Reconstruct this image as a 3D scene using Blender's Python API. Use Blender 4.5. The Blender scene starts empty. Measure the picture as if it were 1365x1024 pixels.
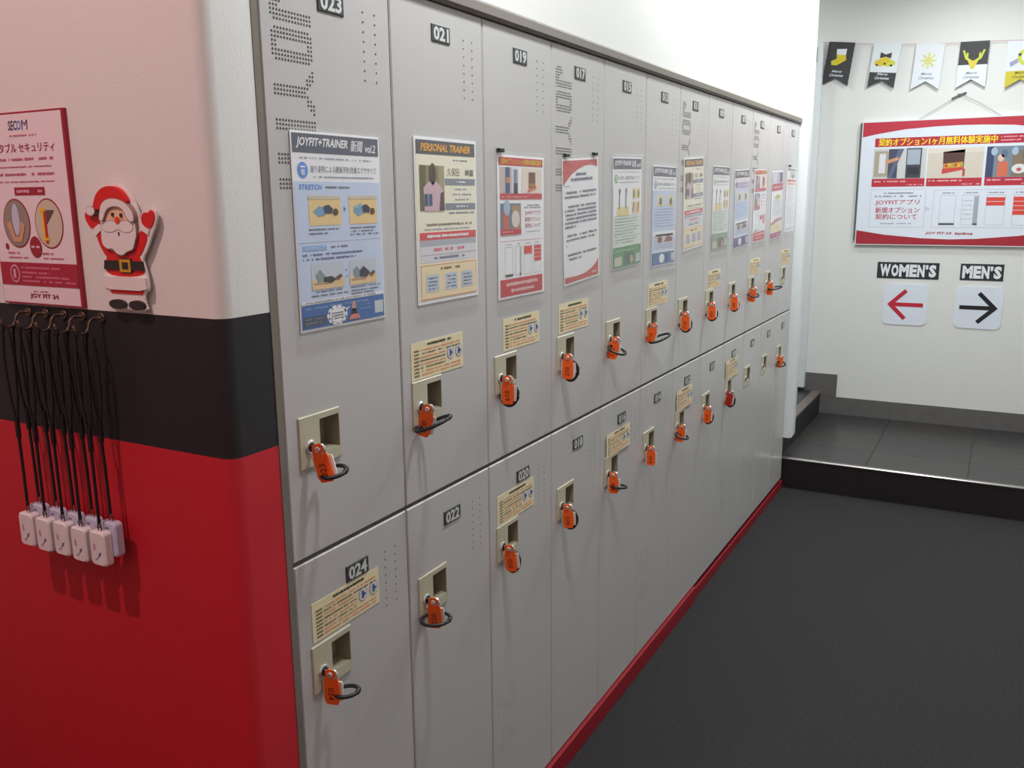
import bpy, math, random
from mathutils import Matrix, Vector
random.seed(7)
S = bpy.context.scene
COL = S.collection
PI = math.pi

# ------------------------------------------------------------------ camera
cam_data = bpy.data.cameras.new('camera')
cam = bpy.data.objects.new('camera', cam_data)
COL.objects.link(cam)
R0 = Vector((0.4823, -0.8760, -0.0094)); R1 = Vector((-0.1830, -0.0902, -0.9790)); R2 = Vector((0.8567, 0.4738, -0.2038))
m = Matrix((R0, -R1, -R2)).transposed().to_4x4()
m.translation = (-0.9607, -0.9214, 1.5011)
cam.matrix_world = m
cam_data.sensor_width = 36.0
cam_data.lens = 1182.17 / 1365 * 36
cam_data.clip_start = 0.05
S.camera = cam

# ------------------------------------------------------------------ world, lights, exposure
S.view_settings.view_transform = 'Standard'
S.view_settings.look = 'None'
S.view_settings.gamma = 1.0
S.view_settings.use_curve_mapping = False
S.view_settings.exposure = 0.0
w = bpy.data.worlds.new('world'); S.world = w; w.use_nodes = True
w.node_tree.nodes['Background'].inputs[0].default_value = (0.8, 0.85, 0.9, 1)
w.node_tree.nodes['Background'].inputs[1].default_value = 0.05


def lamp(name, loc, power, color=(1, 1, 1), size=0.14, shape='DISK', size_y=None, rot=(0, 0, 0)):
    d = bpy.data.lights.new(name, 'AREA')
    d.energy = power; d.color = color; d.shape = shape; d.size = size
    if size_y: d.size_y = size_y
    o = bpy.data.objects.new(name, d); COL.objects.link(o)
    o.location = loc; o.rotation_euler = rot
    return o


COOL = (0.95, 1.0, 0.99)
PINK = (1.0, 0.67, 0.65)
lamp('downlight_entry', (-1.08, 0.26, 2.98), 22, PINK, 0.06)
lamp('downlight_one', (0.45, -0.42, 2.68), 19, (0.93, 0.97, 1.0), 0.16)
lamp('downlight_two', (1.85, -0.42, 2.68), 12.5, (0.94, 0.99, 1.0), 0.16)
lamp('downlight_three', (3.05, -0.45, 2.68), 28, (0.93, 0.98, 1.0), 0.16)
lamp('downlight_step', (4.05, -0.72, 2.68), 10, (0.90, 0.97, 1.0), 0.20)
lamp('entry_fill', (-1.7, -0.7, 2.98), 6.5, PINK, 1.0, 'SQUARE')
lamp('corridor_fill', (4.2, 0.85, 2.9), 7, (0.92, 0.98, 1.0), 0.25)  # added fill, brightens the left part of the end wall
lamp('ceiling_fill', (1.9, -1.25, 2.98), 2, COOL, 3.6, 'RECTANGLE', 0.5)  # broad soft fill added over the aisle, no real fixture

# ------------------------------------------------------------------ materials


def lin(c):
    c = c / 255.0
    return c / 12.92 if c <= 0.04045 else ((c + 0.055) / 1.055) ** 2.4


MATS = {}


def mat(name, rgb, rough=0.5, metal=0.0, noise=0.0, nscale=60.0, bump=0.0, bscale=300.0, alpha=None, coat=0.0, spec=None):
    if name in MATS: return MATS[name]
    M = bpy.data.materials.new(name); M.use_nodes = True
    nt = M.node_tree; b = nt.nodes['Principled BSDF']
    c = tuple(lin(v) for v in rgb) + (1,)
    b.inputs['Base Color'].default_value = c
    b.inputs['Roughness'].default_value = rough
    b.inputs['Metallic'].default_value = metal
    if spec is not None: b.inputs['Specular IOR Level'].default_value = spec
    if coat: b.inputs['Coat Weight'].default_value = coat
    if noise or bump:
        tc = nt.nodes.new('ShaderNodeTexCoord')
    if noise:
        n = nt.nodes.new('ShaderNodeTexNoise'); n.inputs['Scale'].default_value = nscale; n.inputs['Detail'].default_value = 4
        nt.links.new(tc.outputs['Object'], n.inputs['Vector'])
        r = nt.nodes.new('ShaderNodeValToRGB')
        r.color_ramp.elements[0].position = 0.3; r.color_ramp.elements[1].position = 0.7
        r.color_ramp.elements[0].color = tuple(v * (1 - noise) for v in c[:3]) + (1,)
        r.color_ramp.elements[1].color = tuple(min(1, v * (1 + noise)) for v in c[:3]) + (1,)
        nt.links.new(n.outputs['Fac'], r.inputs['Fac']); nt.links.new(r.outputs['Color'], b.inputs['Base Color'])
    if bump:
        n2 = nt.nodes.new('ShaderNodeTexNoise'); n2.inputs['Scale'].default_value = bscale; n2.inputs['Detail'].default_value = 3
        nt.links.new(tc.outputs['Object'], n2.inputs['Vector'])
        bn = nt.nodes.new('ShaderNodeBump'); bn.inputs['Strength'].default_value = bump; bn.inputs['Distance'].default_value = 0.002
        nt.links.new(n2.outputs['Fac'], bn.inputs['Height']); nt.links.new(bn.outputs['Normal'], b.inputs['Normal'])
    MATS[name] = M
    return M


def clear_mat():
    M = bpy.data.materials.new('clear_acrylic'); M.use_nodes = True
    nt = M.node_tree; nt.nodes.clear()
    o = nt.nodes.new('ShaderNodeOutputMaterial'); t = nt.nodes.new('ShaderNodeBsdfTransparent')
    g = nt.nodes.new('ShaderNodeBsdfGlossy'); mx = nt.nodes.new('ShaderNodeMixShader')
    t.inputs[0].default_value = (1, 1, 1, 1)
    g.inputs[0].default_value = (0.9, 0.9, 0.9, 1); g.inputs['Roughness'].default_value = 0.3
    lw = nt.nodes.new('ShaderNodeLayerWeight'); lw.inputs['Blend'].default_value = 0.5
    pw = nt.nodes.new('ShaderNodeMath'); pw.operation = 'POWER'; pw.inputs[1].default_value = 4.0
    ad = nt.nodes.new('ShaderNodeMath'); ad.operation = 'MULTIPLY_ADD'; ad.inputs[1].default_value = 0.5; ad.inputs[2].default_value = 0.02
    nt.links.new(lw.outputs['Facing'], pw.inputs[0]); nt.links.new(pw.outputs[0], ad.inputs[0]); nt.links.new(ad.outputs[0], mx.inputs[0])
    nt.links.new(t.outputs[0], mx.inputs[1]); nt.links.new(g.outputs[0], mx.inputs[2]); nt.links.new(mx.outputs[0], o.inputs[0])
    MATS['clear'] = M
    return M


WHITE = mat('white_wall_paint', (226, 226, 222), 0.75, bump=0.12, bscale=220)
WHITE2 = mat('white_gloss_trim', (226, 230, 231), 0.4)
BLACKP = mat('black_wall_paint', (31, 29, 33), 0.6, bump=0.12, bscale=220)
REDP = mat('red_wall_paint', (200, 31, 46), 0.6, bump=0.12, bscale=220)
LOCK = mat('locker_grey_enamel', (191, 189, 187), 0.30, bump=0.05, bscale=500)
LOCKBODY = mat('locker_body_grey', (120, 116, 112), 0.5)
TRIMG = mat('taupe_trim', (122, 115, 106), 0.5)
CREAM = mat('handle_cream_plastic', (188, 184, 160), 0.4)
CREAMD = mat('handle_cream_shaded', (150, 143, 122), 0.55)  # handle cream darkened, shade of the finger recess put into the colour
CHROME = mat('chrome', (226, 224, 221), 0.25, 0.65)
DARKM = mat('keyhole_dark', (25, 24, 24), 0.5)
PLATE = mat('number_plate_dark', (62, 64, 64), 0.4)
PLATET = mat('number_white', (205, 208, 205), 0.5)
HOLE = mat('perforation_dark', (66, 64, 66), 0.8)
ORANGE = mat('tag_orange', (255, 104, 34), 0.35)
ORANGED = mat('tag_orange_dark', (190, 45, 22), 0.4)
TAGW = mat('tag_white_plastic', (225, 218, 212), 0.4)
BLACK = mat('black_rubber', (34, 35, 38), 0.45)
CARPET = mat('carpet_charcoal', (38, 37, 37), 0.95, noise=0.28, nscale=90, bump=0.5, bscale=700)
BASER = mat('baseboard_red_vinyl', (146, 21, 36), 0.45)
TILE = mat('step_tile_dark', (53, 51, 49), 0.33, noise=0.12, nscale=25)
TILE2 = mat('step_tile_dark_alt', (50, 49, 49), 0.35, noise=0.12, nscale=30)
TILEW = mat('step_tile_brown', (112, 98, 92), 0.33, noise=0.12, nscale=25)
RISER = mat('riser_black', (34, 30, 32), 0.45, noise=0.2, nscale=40)
SKIRT = mat('skirting_dark_gloss', (104, 102, 101), 0.24, noise=0.08, nscale=20)
GROUT = mat('tile_bed_dark', (47, 46, 45), 0.8)
NOSE = mat('nosing_metal', (150, 145, 142), 0.3, 0.7)
PAPER = mat('paper_white', (243, 243, 245), 0.6)
CLEAR = clear_mat()
GREYL = mat('plate_grey_metal', (170, 170, 168), 0.4, 0.3)


def ink(rgb): return mat('print_%d_%d_%d' % rgb, rgb, 0.55)


# ------------------------------------------------------------------ mesh builder
_tc = bpy.data.curves.new('lettering_source', 'FONT'); _tc.resolution_u = 2
_to = bpy.data.objects.new('lettering_source', _tc); COL.objects.link(_to)
TXT = {}


def glyphs(s, bold=0.0):
    k = (s, bold)
    if k not in TXT:
        _tc.body = s; _tc.offset = bold
        dg = bpy.context.evaluated_depsgraph_get(); dg.update()
        ev = _to.evaluated_get(dg); me = ev.to_mesh()
        vs = [(v.co.x, v.co.y) for v in me.vertices]; fs = [tuple(p.vertices) for p in me.polygons]
        ev.to_mesh_clear()
        x0 = min(v[0] for v in vs); x1 = max(v[0] for v in vs); y0 = min(v[1] for v in vs); y1 = max(v[1] for v in vs)
        TXT[k] = ([((x - x0) / (x1 - x0) - .5, (y - y0) / (y1 - y0) - .5) for x, y in vs], fs)
    return TXT[k]


LAY = 0.00035


class MB:
    """collects shapes; flat prints live in the local x-z plane and face -y, layer k lifts them"""

    def __init__(s): s.v = []; s.f = []; s.mi = []; s.m = []

    def idx(s, M):
        if M not in s.m: s.m.append(M)
        return s.m.index(M)

    def add(s, vs, fs, M):
        o = len(s.v); s.v += [tuple(v) for v in vs]; i = s.idx(M)
        for f in fs: s.f.append(tuple(o + a for a in f)); s.mi.append(i)

    def box(s, x0, x1, y0, y1, z0, z1, M):
        v = [(x, y, z) for x in (x0, x1) for y in (y0, y1) for z in (z0, z1)]
        s.add(v, [(0, 1, 3, 2), (4, 6, 7, 5), (0, 4, 5, 1), (2, 3, 7, 6), (0, 2, 6, 4), (1, 5, 7, 3)], M)

    def bevbox(s, x0, x1, y0, y1, z0, z1, b, M):
        """box whose front (y0) edges are chamfered by b"""
        v = [(x0, y1, z0), (x1, y1, z0), (x1, y1, z1), (x0, y1, z1),
             (x0, y0 + b, z0), (x1, y0 + b, z0), (x1, y0 + b, z1), (x0, y0 + b, z1),
             (x0 + b, y0, z0 + b), (x1 - b, y0, z0 + b), (x1 - b, y0, z1 - b), (x0 + b, y0, z1 - b)]
        f = [(0, 3, 2, 1), (8, 9, 10, 11)]
        for i in range(4):
            j = (i + 1) % 4
            f += [(i, j, 4 + j, 4 + i), (4 + i, 4 + j, 8 + j, 8 + i)]
        s.add(v, f, M)

    def poly(s, pts, k, M):
        s.add([(x, -k * LAY, z) for x, z in pts], [tuple(range(len(pts)))], M)

    def rect(s, x0, z0, x1, z1, k, M): s.poly([(x0, z0), (x1, z0), (x1, z1), (x0, z1)], k, M)

    def oval(s, cx, cz, rx, rz, k, M, n=20, rot=0.0):
        p = []
        for i in range(n):
            a = 2 * PI * i / n; x = rx * math.cos(a); z = rz * math.sin(a)
            p.append((cx + x * math.cos(rot) - z * math.sin(rot), cz + x * math.sin(rot) + z * math.cos(rot)))
        s.poly(p, k, M)

    def frame(s, x0, z0, x1, z1, t, k, M):
        s.rect(x0, z0, x1, z0 + t, k, M); s.rect(x0, z1 - t, x1, z1, k, M)
        s.rect(x0, z0 + t, x0 + t, z1 - t, k, M); s.rect(x1 - t, z0 + t, x1, z1 - t, k, M)

    def bar(s, a, b, t, k, M):
        d = Vector((b[0] - a[0], b[1] - a[1])).normalized() * t / 2; n = (-d.y, d.x)
        s.poly([(a[0] + n[0], a[1] + n[1]), (a[0] - n[0], a[1] - n[1]), (b[0] - n[0], b[1] - n[1]), (b[0] + n[0], b[1] + n[1])], k, M)

    def text(s, st, cx, cz, w, h, k, M, rot=0.0, slant=0.0, bold=0.0, y=None):
        yy = -k * LAY if y is None else y
        if bold and any(ord(c) > 0x2000 for c in st):   # kanji strokes: thicken with shifted copies instead of an outline offset
            d = bold * h * .9
            for q, (dx, dz) in enumerate(((-d, 0), (d, 0), (0, d * .6))):
                s.text(st, cx + dx, cz + dz, w - 2 * d, h, k, M, rot, slant, 0.0, yy - q * .00004)
            return
        vs, fs = glyphs(st, bold); ca, sa = math.cos(rot), math.sin(rot); o = []
        for x, z in vs:
            X = x * w + slant * z * h; Z = z * h
            o.append((cx + X * ca - Z * sa, yy, cz + X * sa + Z * ca))
        s.add(o, fs, M)

    def lines(s, x0, x1, z, h, k, M, fill=0.8):
        """a line of print too small to read"""
        x = x0
        while x < x1 - h * .3:
            l = random.uniform(.5, 1.6) * h
            if random.random() < fill:
                s.rect(x, z - h / 2 * random.uniform(.6, 1), min(x1, x + l * .85), z + h / 2 * random.uniform(.6, 1), k, M)
            x += l

    def prism(s, pts, y0, y1, M):
        """closed outline in x-z, extruded from y0 (front) to y1"""
        n = len(pts)
        v = [(x, y0, z) for x, z in pts] + [(x, y1, z) for x, z in pts]
        f = [tuple(range(n)), tuple(range(2 * n - 1, n - 1, -1))] + [(i, n + i, n + (i + 1) % n, (i + 1) % n) for i in range(n)]
        s.add(v, f, M)

    def tube(s, path, r, M, n=8, closed=False):
        P = [Vector(p) for p in path]; N = len(P); rings = []; up = None
        for i in range(N):
            if closed: t = (P[(i + 1) % N] - P[i - 1]).normalized()
            else: t = (P[min(i + 1, N - 1)] - P[max(i - 1, 0)]).normalized()
            if up is None:
                up = Vector((0, 0, 1)) if abs(t.z) < .9 else Vector((1, 0, 0))
            a = t.cross(up)
            if a.length < 1e-6: a = t.orthogonal()
            a.normalize(); b = a.cross(t).normalized(); up = b
            rr = r[i] if isinstance(r, (list, tuple)) else r
            rings.append([P[i] + a * rr * math.cos(2 * PI * j / n) + b * rr * math.sin(2 * PI * j / n) for j in range(n)])
        v = [q for g in rings for q in g]; f = []
        for i in range(N if closed else N - 1):
            k = (i + 1) % N
            for j in range(n): f.append((i * n + j, i * n + (j + 1) % n, k * n + (j + 1) % n, k * n + j))
        if not closed: f += [tuple(range(n)), tuple(range((N - 1) * n, N * n))]
        s.add(v, f, M)

    def disc(s, cx, cz, y0, y1, r, M, n=18, b=0.0):
        """round stud along y from y1 (back) to y0 (front)"""
        R = [(y1, r), (y0 + b, r)] + ([(y0, r - b)] if b else [])
        v = [(cx + q * math.cos(2 * PI * j / n), y, cz + q * math.sin(2 * PI * j / n)) for y, q in R for j in range(n)]
        f = [(i * n + j, i * n + (j + 1) % n, (i + 1) * n + (j + 1) % n, (i + 1) * n + j) for i in range(len(R) - 1) for j in range(n)]
        f += [tuple(range(n)), tuple(range((len(R) - 1) * n, len(R) * n))]
        s.add(v, f, M)

    def build(s, name, parent=None, smooth=False, loc=None):
        me = bpy.data.meshes.new(name); me.from_pydata(s.v, [], s.f)
        for M in s.m: me.materials.append(M)
        me.polygons.foreach_set('material_index', s.mi)
        if smooth: me.polygons.foreach_set('use_smooth', [True] * len(s.f))
        me.update()
        o = bpy.data.objects.new(name, me); COL.objects.link(o)
        if parent: o.parent = parent
        if loc: o.location = loc
        return o


def empty(name, loc, label, cat, group=None, rz=0.0, ry=0.0):
    o = bpy.data.objects.new(name, None); COL.objects.link(o); o.empty_display_size = 0.05
    o.location = loc; o.rotation_euler = (0, ry, rz)
    o['label'] = label; o['category'] = cat
    if group: o['group'] = group
    return o


def struct(o): o['kind'] = 'structure'; return o


def stuff(o): o['kind'] = 'stuff'; return o


# ------------------------------------------------------------------ room shell
XW, XE, ZC = -0.105, 4.76, 3.05
b = MB(); b.box(-2.6, 3.65, -2.2, 2.0, -0.05, 0.0, CARPET); struct(b.build('floor'))
b = MB(); b.box(-2.6, 4.9, -2.2, 2.0, ZC, ZC + .05, WHITE); struct(b.build('ceiling'))
b = MB(); b.box(XE, XE + .1, -2.2, 2.0, -0.05, ZC, WHITE); struct(b.build('wall_far'))
b = MB(); b.box(-2.6, XE, -2.3, -2.2, -0.05, ZC, WHITE); struct(b.build('wall_right'))
b = MB(); b.box(-2.7, -2.6, -2.3, 2.0, 1.15, ZC, WHITE); b.box(-2.7, -2.6, -2.3, 2.0, -0.05, 1.15, REDP); struct(b.build('wall_near'))
b = MB(); b.box(-2.6, XW, 1.9, 2.0, -0.05, ZC, WHITE); struct(b.build('wall_entry'))
# the wall end beside the lockers: rounded corner, painted white / black / red
b = MB()
rr = 0.022
prof = [(XW, 1.9), (XW, 0.6), (XW, rr)] + [(XW + rr - rr * math.cos(a), rr - rr * math.sin(a)) for a in [PI / 2 * i / 8 for i in range(1, 9)]] + [(-0.0145, 0.0), (-0.0145, 0.30)]
lv = [(0.0, REDP), (1.146, BLACKP), (1.345, WHITE), (ZC, None)]
for (z0, M), (z1, _) in zip(lv[:-1], lv[1:]):
    n = len(prof)
    b.add([(x, y, z0) for x, y in prof] + [(x, y, z1) for x, y in prof], [(i, i + 1, n + i + 1, n + i) for i in range(n - 1)], M)
ow = struct(b.build('wall_left'))
for p in ow.data.polygons:
    p.use_smooth = True
ow.data.set_sharp_from_angle(angle=math.radians(40))
b = MB(); b.box(-0.0145, 3.66, 0.0, 0.14, 1.872, ZC, WHITE); struct(b.build('wall_upper'))
b = MB(); b.box(3.602, 3.66, 0.14, 1.9, 0.0, ZC, WHITE); struct(b.build('wall_doorway'))
b = MB(); b.box(3.66, XE, 1.8, 1.9, 0.0, ZC, WHITE); struct(b.build('wall_corridor'))
# trims round the locker niche
b = MB(); b.bevbox(-0.0142, 3.602, -0.010, 0.03, 1.8445, 1.8725, 0.006, TRIMG); struct(b.build('trim_1'))
b = MB(); b.box(-0.0142, -0.0022, -0.001, 0.03, 0.0, 1.8445, TRIMG); struct(b.build('trim_2'))
# white jamb that ends above the step, at the far end of the lockers
b = MB()
jp = [(0.14, 0.28), (-0.030, 0.28), (-0.040, 0.284), (-0.046, 0.296), (-0.046, ZC), (0.14, ZC)]
n = len(jp)
b.add([(3.604, y, z) for y, z in jp] + [(3.66, y, z) for y, z in jp],
      [tuple(range(n)), tuple(range(2 * n - 1, n - 1, -1))] + [(i, n + i, n + (i + 1) % n, (i + 1) % n) for i in range(n)], WHITE2)
struct(b.build('trim_3'))
# far door post on the end wall
b = MB(); b.box(4.705, XE - .001, 0.115, 0.21, 0.325, 2.38, WHITE2)
dpost = struct(b.build('door_1'))
b = MB(); b.box(4.700, 4.705, 0.147, 0.180, 2.275, 2.355, GREYL)
b.build('strike_plate', dpost)
# red baseboard in two lengths
b = MB(); b.bevbox(-0.0025, 2.113, -0.009, 0.03, 0.0, 0.058, 0.002, BASER); struct(b.build('baseboard_left'))
b = MB(); b.bevbox(2.113, 3.63, -0.002, 0.03, 0.0, 0.042, 0.002, BASER); struct(b.build('baseboard_left'))

# ------------------------------------------------------------------ steps
ZS, ZU, YS = 0.165, 0.302, 0.02
b = MB(); b.box(3.645, XE, -2.2, YS, 0.0, ZS - .008, GROUT)
step = struct(b.build('floor_step'))
b = MB(); b.box(3.640, 3.6455, -2.2, YS, 0.0, ZS - .010, RISER); b.build('riser', step)
b = MB(); b.bevbox(-2.2, YS, 3.634, 3.660, ZS - .012, ZS, 0.004, NOSE)
b.v = [(y, x, z) for x, y, z in b.v]; b.build('nosing', step)
xs = [3.660, 3.960, 4.360, XE - .012]
ys = [YS - .001, -0.40, -0.86, -1.32, -1.78, -2.2]
k = 0
for i in range(3):
    for j in range(5):
        k += 1
        t = MB(); g = 0.0009; x0, x1, y1, y0 = xs[i] + g, xs[i + 1] - g, ys[j] - g, ys[j + 1] + g
        t.box(x0, x1, y0, y1, ZS - .008, ZS + random.uniform(-.0004, .0004), TILE if (i + j) % 2 else TILE2)
        t.build('tile', step)
b = MB(); b.box(3.661, XE, YS + .006, 1.8, 0.0, ZU - .008, GROUT)
ustep = struct(b.build('floor_upper'))
b = MB(); b.box(3.661, XE - .012, YS, YS + .006, ZS - .005, ZU - .006, RISER); b.build('riser', ustep)
b = MB(); b.box(3.661, XE - .012, YS - .004, YS + .05, ZU - .012, ZU, TILEW); b.build('nosing', ustep)
for i, (x0, x1) in enumerate(((3.663, 4.05), (4.053, 4.42), (4.423, XE - .012))):
    for j, (y0, y1) in enumerate(((YS + .053, .55), (.553, 1.1), (1.103, 1.79))):
        t = MB(); t.box(x0, x1, y0, y1, ZU - .008, ZU + random.uniform(-.0005, 0), TILE if (i + j) % 2 else TILE2); t.build('tile', ustep)
b = MB(); b.box(XE - .010, XE, -2.2, YS, ZS - .004, 0.272, SKIRT); struct(b.build('baseboard_far'))
b = MB(); b.box(XE - .010, XE, -0.075, 1.8, 0.273, 0.414, SKIRT); b.box(XE - .010, XE, YS, 1.8, ZU - .002, 0.273, SKIRT); struct(b.build('baseboard_upper'))

# ------------------------------------------------------------------ lockers
PW = 0.3
ZMID = 0.947
# perforated lettering of the tall doors: rows of dots, 14 columns, read downwards
J = [(1, 4), (0, 5), (0, 5), (0, 3), (0, 2), (0, 2)]
ROWS = [J[0]], [J[1]], [J[2]], [J[3]], [J[4]], [(0, 13)], [(0, 13)], [(1, 13)], [], \
    [(1, 12)], [(0, 13)], [(0, 13)], [(0, 1), (12, 13)], [(0, 1), (12, 13)], [(0, 13)], [(0, 13)], [(1, 12)], [], \
    [(13, 13)], [(12, 13)], [(11, 13)], [(11, 12)], [(0, 11)], [(0, 10)], [(0, 11)], [(11, 12)], [(11, 13)], [(12, 13)], [(13, 13)], [], \
    [(0, 13)], [(0, 13)], [(0, 13)], [(6, 7), (12, 13)], [(6, 7), (12, 13)], [(6, 7), (12, 13)], [(12, 13)], [], \
    [(0, 13)], [(0, 13)], [(0, 13)], [], [(12, 13)], [(12, 13)], [(0, 13)], [(0, 13)], [(0, 13)], [(12, 13)], [(12, 13)]


def dots(bm, x, z, r, n=6):
    bm.add([(x + r * math.cos(2 * PI * i / n), -0.0004, z + r * math.sin(2 * PI * i / n)) for i in range(n)], [tuple(range(n))], HOLE)


def hole_door(z0, z1, hx0, hx1, hz0, hz1):
    """door leaf with chamfered front edge, an opening for the recessed handle and return edges"""
    x0, x1, c = 0.0015, PW - 0.0015, 0.0022
    bm = MB()
    ring = lambda d, y: [(x0 + d, y, z0 + d), (x1 - d, y, z0 + d), (x1 - d, y, z1 - d), (x0 + d, y, z1 - d)]
    hole = lambda y: [(hx0, y, hz0), (hx1, y, hz0), (hx1, y, hz1), (hx0, y, hz1)]
    v = ring(0, .02) + ring(0, c) + ring(c, 0) + hole(0) + hole(.02)
    f = []
    for a in range(4):
        for i in range(4):
            j = (i + 1) % 4
            f.append((a * 4 + i, a * 4 + j, a * 4 + 4 + j, a * 4 + 4 + i))
    bm.add(v, f, LOCK)
    return bm


UP = dict(z0=ZMID + .0035, z1=1.843, pz=1.094, vz=1.792, nz=1.7915)
LO = dict(z0=0.062, z1=ZMID - .0035, pz=0.713, vz=0.888, nz=0.8855)


def box_body(bm, z0, z1):
    t = .002
    bm.box(t * .2, PW - t * .2, 0.0205, 0.48, z0, z1, LOCKBODY)


def make_locker(c, row):
    d = UP if row == 'upper' else LO
    num = 23 - 2 * c if row == 'upper' else 24 - 2 * c
    nm = '%03d' % num
    root = empty('locker', (c * PW, 0, d['z0'] if row == 'upper' else 0.06), LOCKLAB[num], 'locker', 'grey two-tier lockers along the aisle')
    off = -root.location.z

    def put(bm, name, parent, smooth=False):
        bm.v = [(x, y, z + off) for x, y, z in bm.v] if parent is root else bm.v
        return bm.build(name, parent, smooth)

    hz0, hz1 = d['pz'] + .003, d['pz'] + .080
    # body: open-fronted shell is closed by the door, so a plain carcass with the recess left free
    bm = MB()
    zb0, zb1 = d['z0'] - .002, d['z1'] + .002
    bm.box(0.0003, PW - .0003, 0.055, 0.45, zb0, zb1, LOCKBODY)
    for a, q in ((0.0003, 0.0022), (PW - .0022, PW - .0003)): bm.box(a, q, 0.0215, 0.055, zb0, zb1, LOCKBODY)
    bm.box(0.0022, PW - .0022, 0.0215, 0.055, zb0, zb0 + .003, LOCKBODY); bm.box(0.0022, PW - .0022, 0.0215, 0.055, zb1 - .003, zb1, LOCKBODY)
    put(bm, 'body', root)
    door = put(hole_door(d['z0'], d['z1'], .031, .122, hz0, hz1), 'door', root)
    # handle plate with the finger recess
    p = MB(); X0, X1, Z0, Z1 = .028, .125, d['pz'], d['pz'] + .083
    ox0, ox1, oz0, oz1 = .0745, .121, Z0 + .019, Z1 - .010
    c_ = .0012
    rg = lambda a, y: [(X0 + a, y, Z0 + a), (X1 - a, y, Z0 + a), (X1 - a, y, Z1 - a), (X0 + a, y, Z1 - a)]
    op = lambda y, k=0: [(ox0, y, oz0 + k), (ox1, y, oz0 + k), (ox1, y, oz1), (ox0, y, oz1)]
    v = rg(0, 0.0) + rg(0, -.0018) + rg(c_, -.003) + op(-.003) + op(.030, .004)
    f = [(a * 4 + i, a * 4 + (i + 1) % 4, a * 4 + 4 + (i + 1) % 4, a * 4 + 4 + i) for a in range(3) for i in range(4)]
    p.add([(x, y, z + off) for x, y, z in v], f, CREAM)
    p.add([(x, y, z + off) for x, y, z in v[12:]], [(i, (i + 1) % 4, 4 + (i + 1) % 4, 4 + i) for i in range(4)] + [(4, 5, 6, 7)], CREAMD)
    p.build('handle_plate', door)
    q = MB(); lx, lz = .051, Z0 + .033
    q.disc(lx, lz + off, -.0055, -.0028, .0115, CHROME, 20, .0015); q.disc(lx, lz + off, -.0062, -.0054, .0075, DARKM, 16)
    q.build('lock_cylinder', door)
    # number plate
    q3 = MB(); q3.bevbox(.122, .182, -.002, 0.0, d['nz'] - .0145 + off, d['nz'] + .0145 + off, .001, PLATE)
    q3.text(nm, .152, d['nz'] + off, .049, .0235, 0, PLATET, bold=0.035, y=-.0024)
    q3.build('number_plate', door)
    # ventilation holes
    h = MB()
    for x in (.2295, .2595):
        for i in range(8): dots(h, x, d['vz'] - i * .0147 + off, .0017, 8)
    stuff(h.build('vent_holes', door))
    if row == 'upper' and c % 3 == 0:
        h = MB()
        for r, spans in enumerate(ROWS):
            for a, e in spans:
                for i in range(a, e + 1): dots(h, .0238 + i * .00617, 1.7938 - r * .00594 + off, .0019)
        stuff(h.build('perforated_lettering', door))
    if row == 'lower' and c % 3 == 2:
        h = MB()
        two = [[(0, 1), (9, 12)], [(0, 3), (10, 13)], [(0, 5), (11, 13)], [(0, 1), (3, 7), (11, 13)], [(0, 1), (5, 13)], [(0, 1), (7, 12)], [],
               [], [(3, 5)], [(3, 7)], [(3, 4), (6, 9)], [(3, 4), (8, 11)], [(0, 13)], [(0, 13)], [(3, 4)]]
        for r, spans in enumerate(two):
            for a, e in spans:
                for i in range(a, e + 1): dots(h, .0238 + i * .00617, .392 - r * .0107 + off, .0013)
        stuff(h.build('perforated_lettering', door))
    return root


LOCKLAB = {}
UPDESC = {0: 'under the large blue trainer newspaper poster', 1: 'under the yellow personal trainer poster', 2: 'under the red and white three-photo poster',
          3: 'under the white notice with red corners', 4: 'under the first green exercise poster', 5: 'under the pale blue exercise poster',
          6: 'under the second yellow trainer poster', 7: 'under the second green exercise poster', 8: 'under the violet-footed exercise poster',
          9: 'under the second red three-photo poster', 10: 'under the poster with red band and magenta foot', 11: 'last of the top row, with no key tag'}
LODESC = {0: 'nearest of the bottom row, with a cream notice', 1: 'second of the bottom row, without a cream notice', 2: 'third of the bottom row, with notice and faint perforated digits',
          3: 'fourth of the bottom row, plain door below a dark seam', 4: 'fifth of the bottom row, with a cream notice', 5: 'sixth of the bottom row, without a notice',
          6: 'seventh of the bottom row, last above the taller red baseboard', 7: 'eighth of the bottom row, first above the lower red baseboard', 8: 'ninth of the bottom row, with the last cream notice',
          9: 'tenth of the bottom row, keyless, next to the noticed door', 10: 'eleventh of the bottom row, keyless, second from the step', 11: 'last of the bottom row, beside the black step'}
for c in range(12):
    LOCKLAB[23 - 2 * c] = 'grey upper locker %03d %s' % (23 - 2 * c, UPDESC[c])
    LOCKLAB[24 - 2 * c] = 'grey lower locker %03d, %s' % (24 - 2 * c, LODESC[c])
for c in range(12):
    make_locker(c, 'upper'); make_locker(c, 'lower')

# ------------------------------------------------------------------ locker keys with orange tags and black wristbands
TAGP = [(-.0085, .006), (-.0045, .009), (.0055, .009), (.0095, .006), (.0115, -.004), (.0142, -.014), (.0142, -.046), (.0105, -.053), (-.0085, -.053), (-.0122, -.046), (-.0122, -.014), (-.0105, -.004)]
ring_cache = {}


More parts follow.
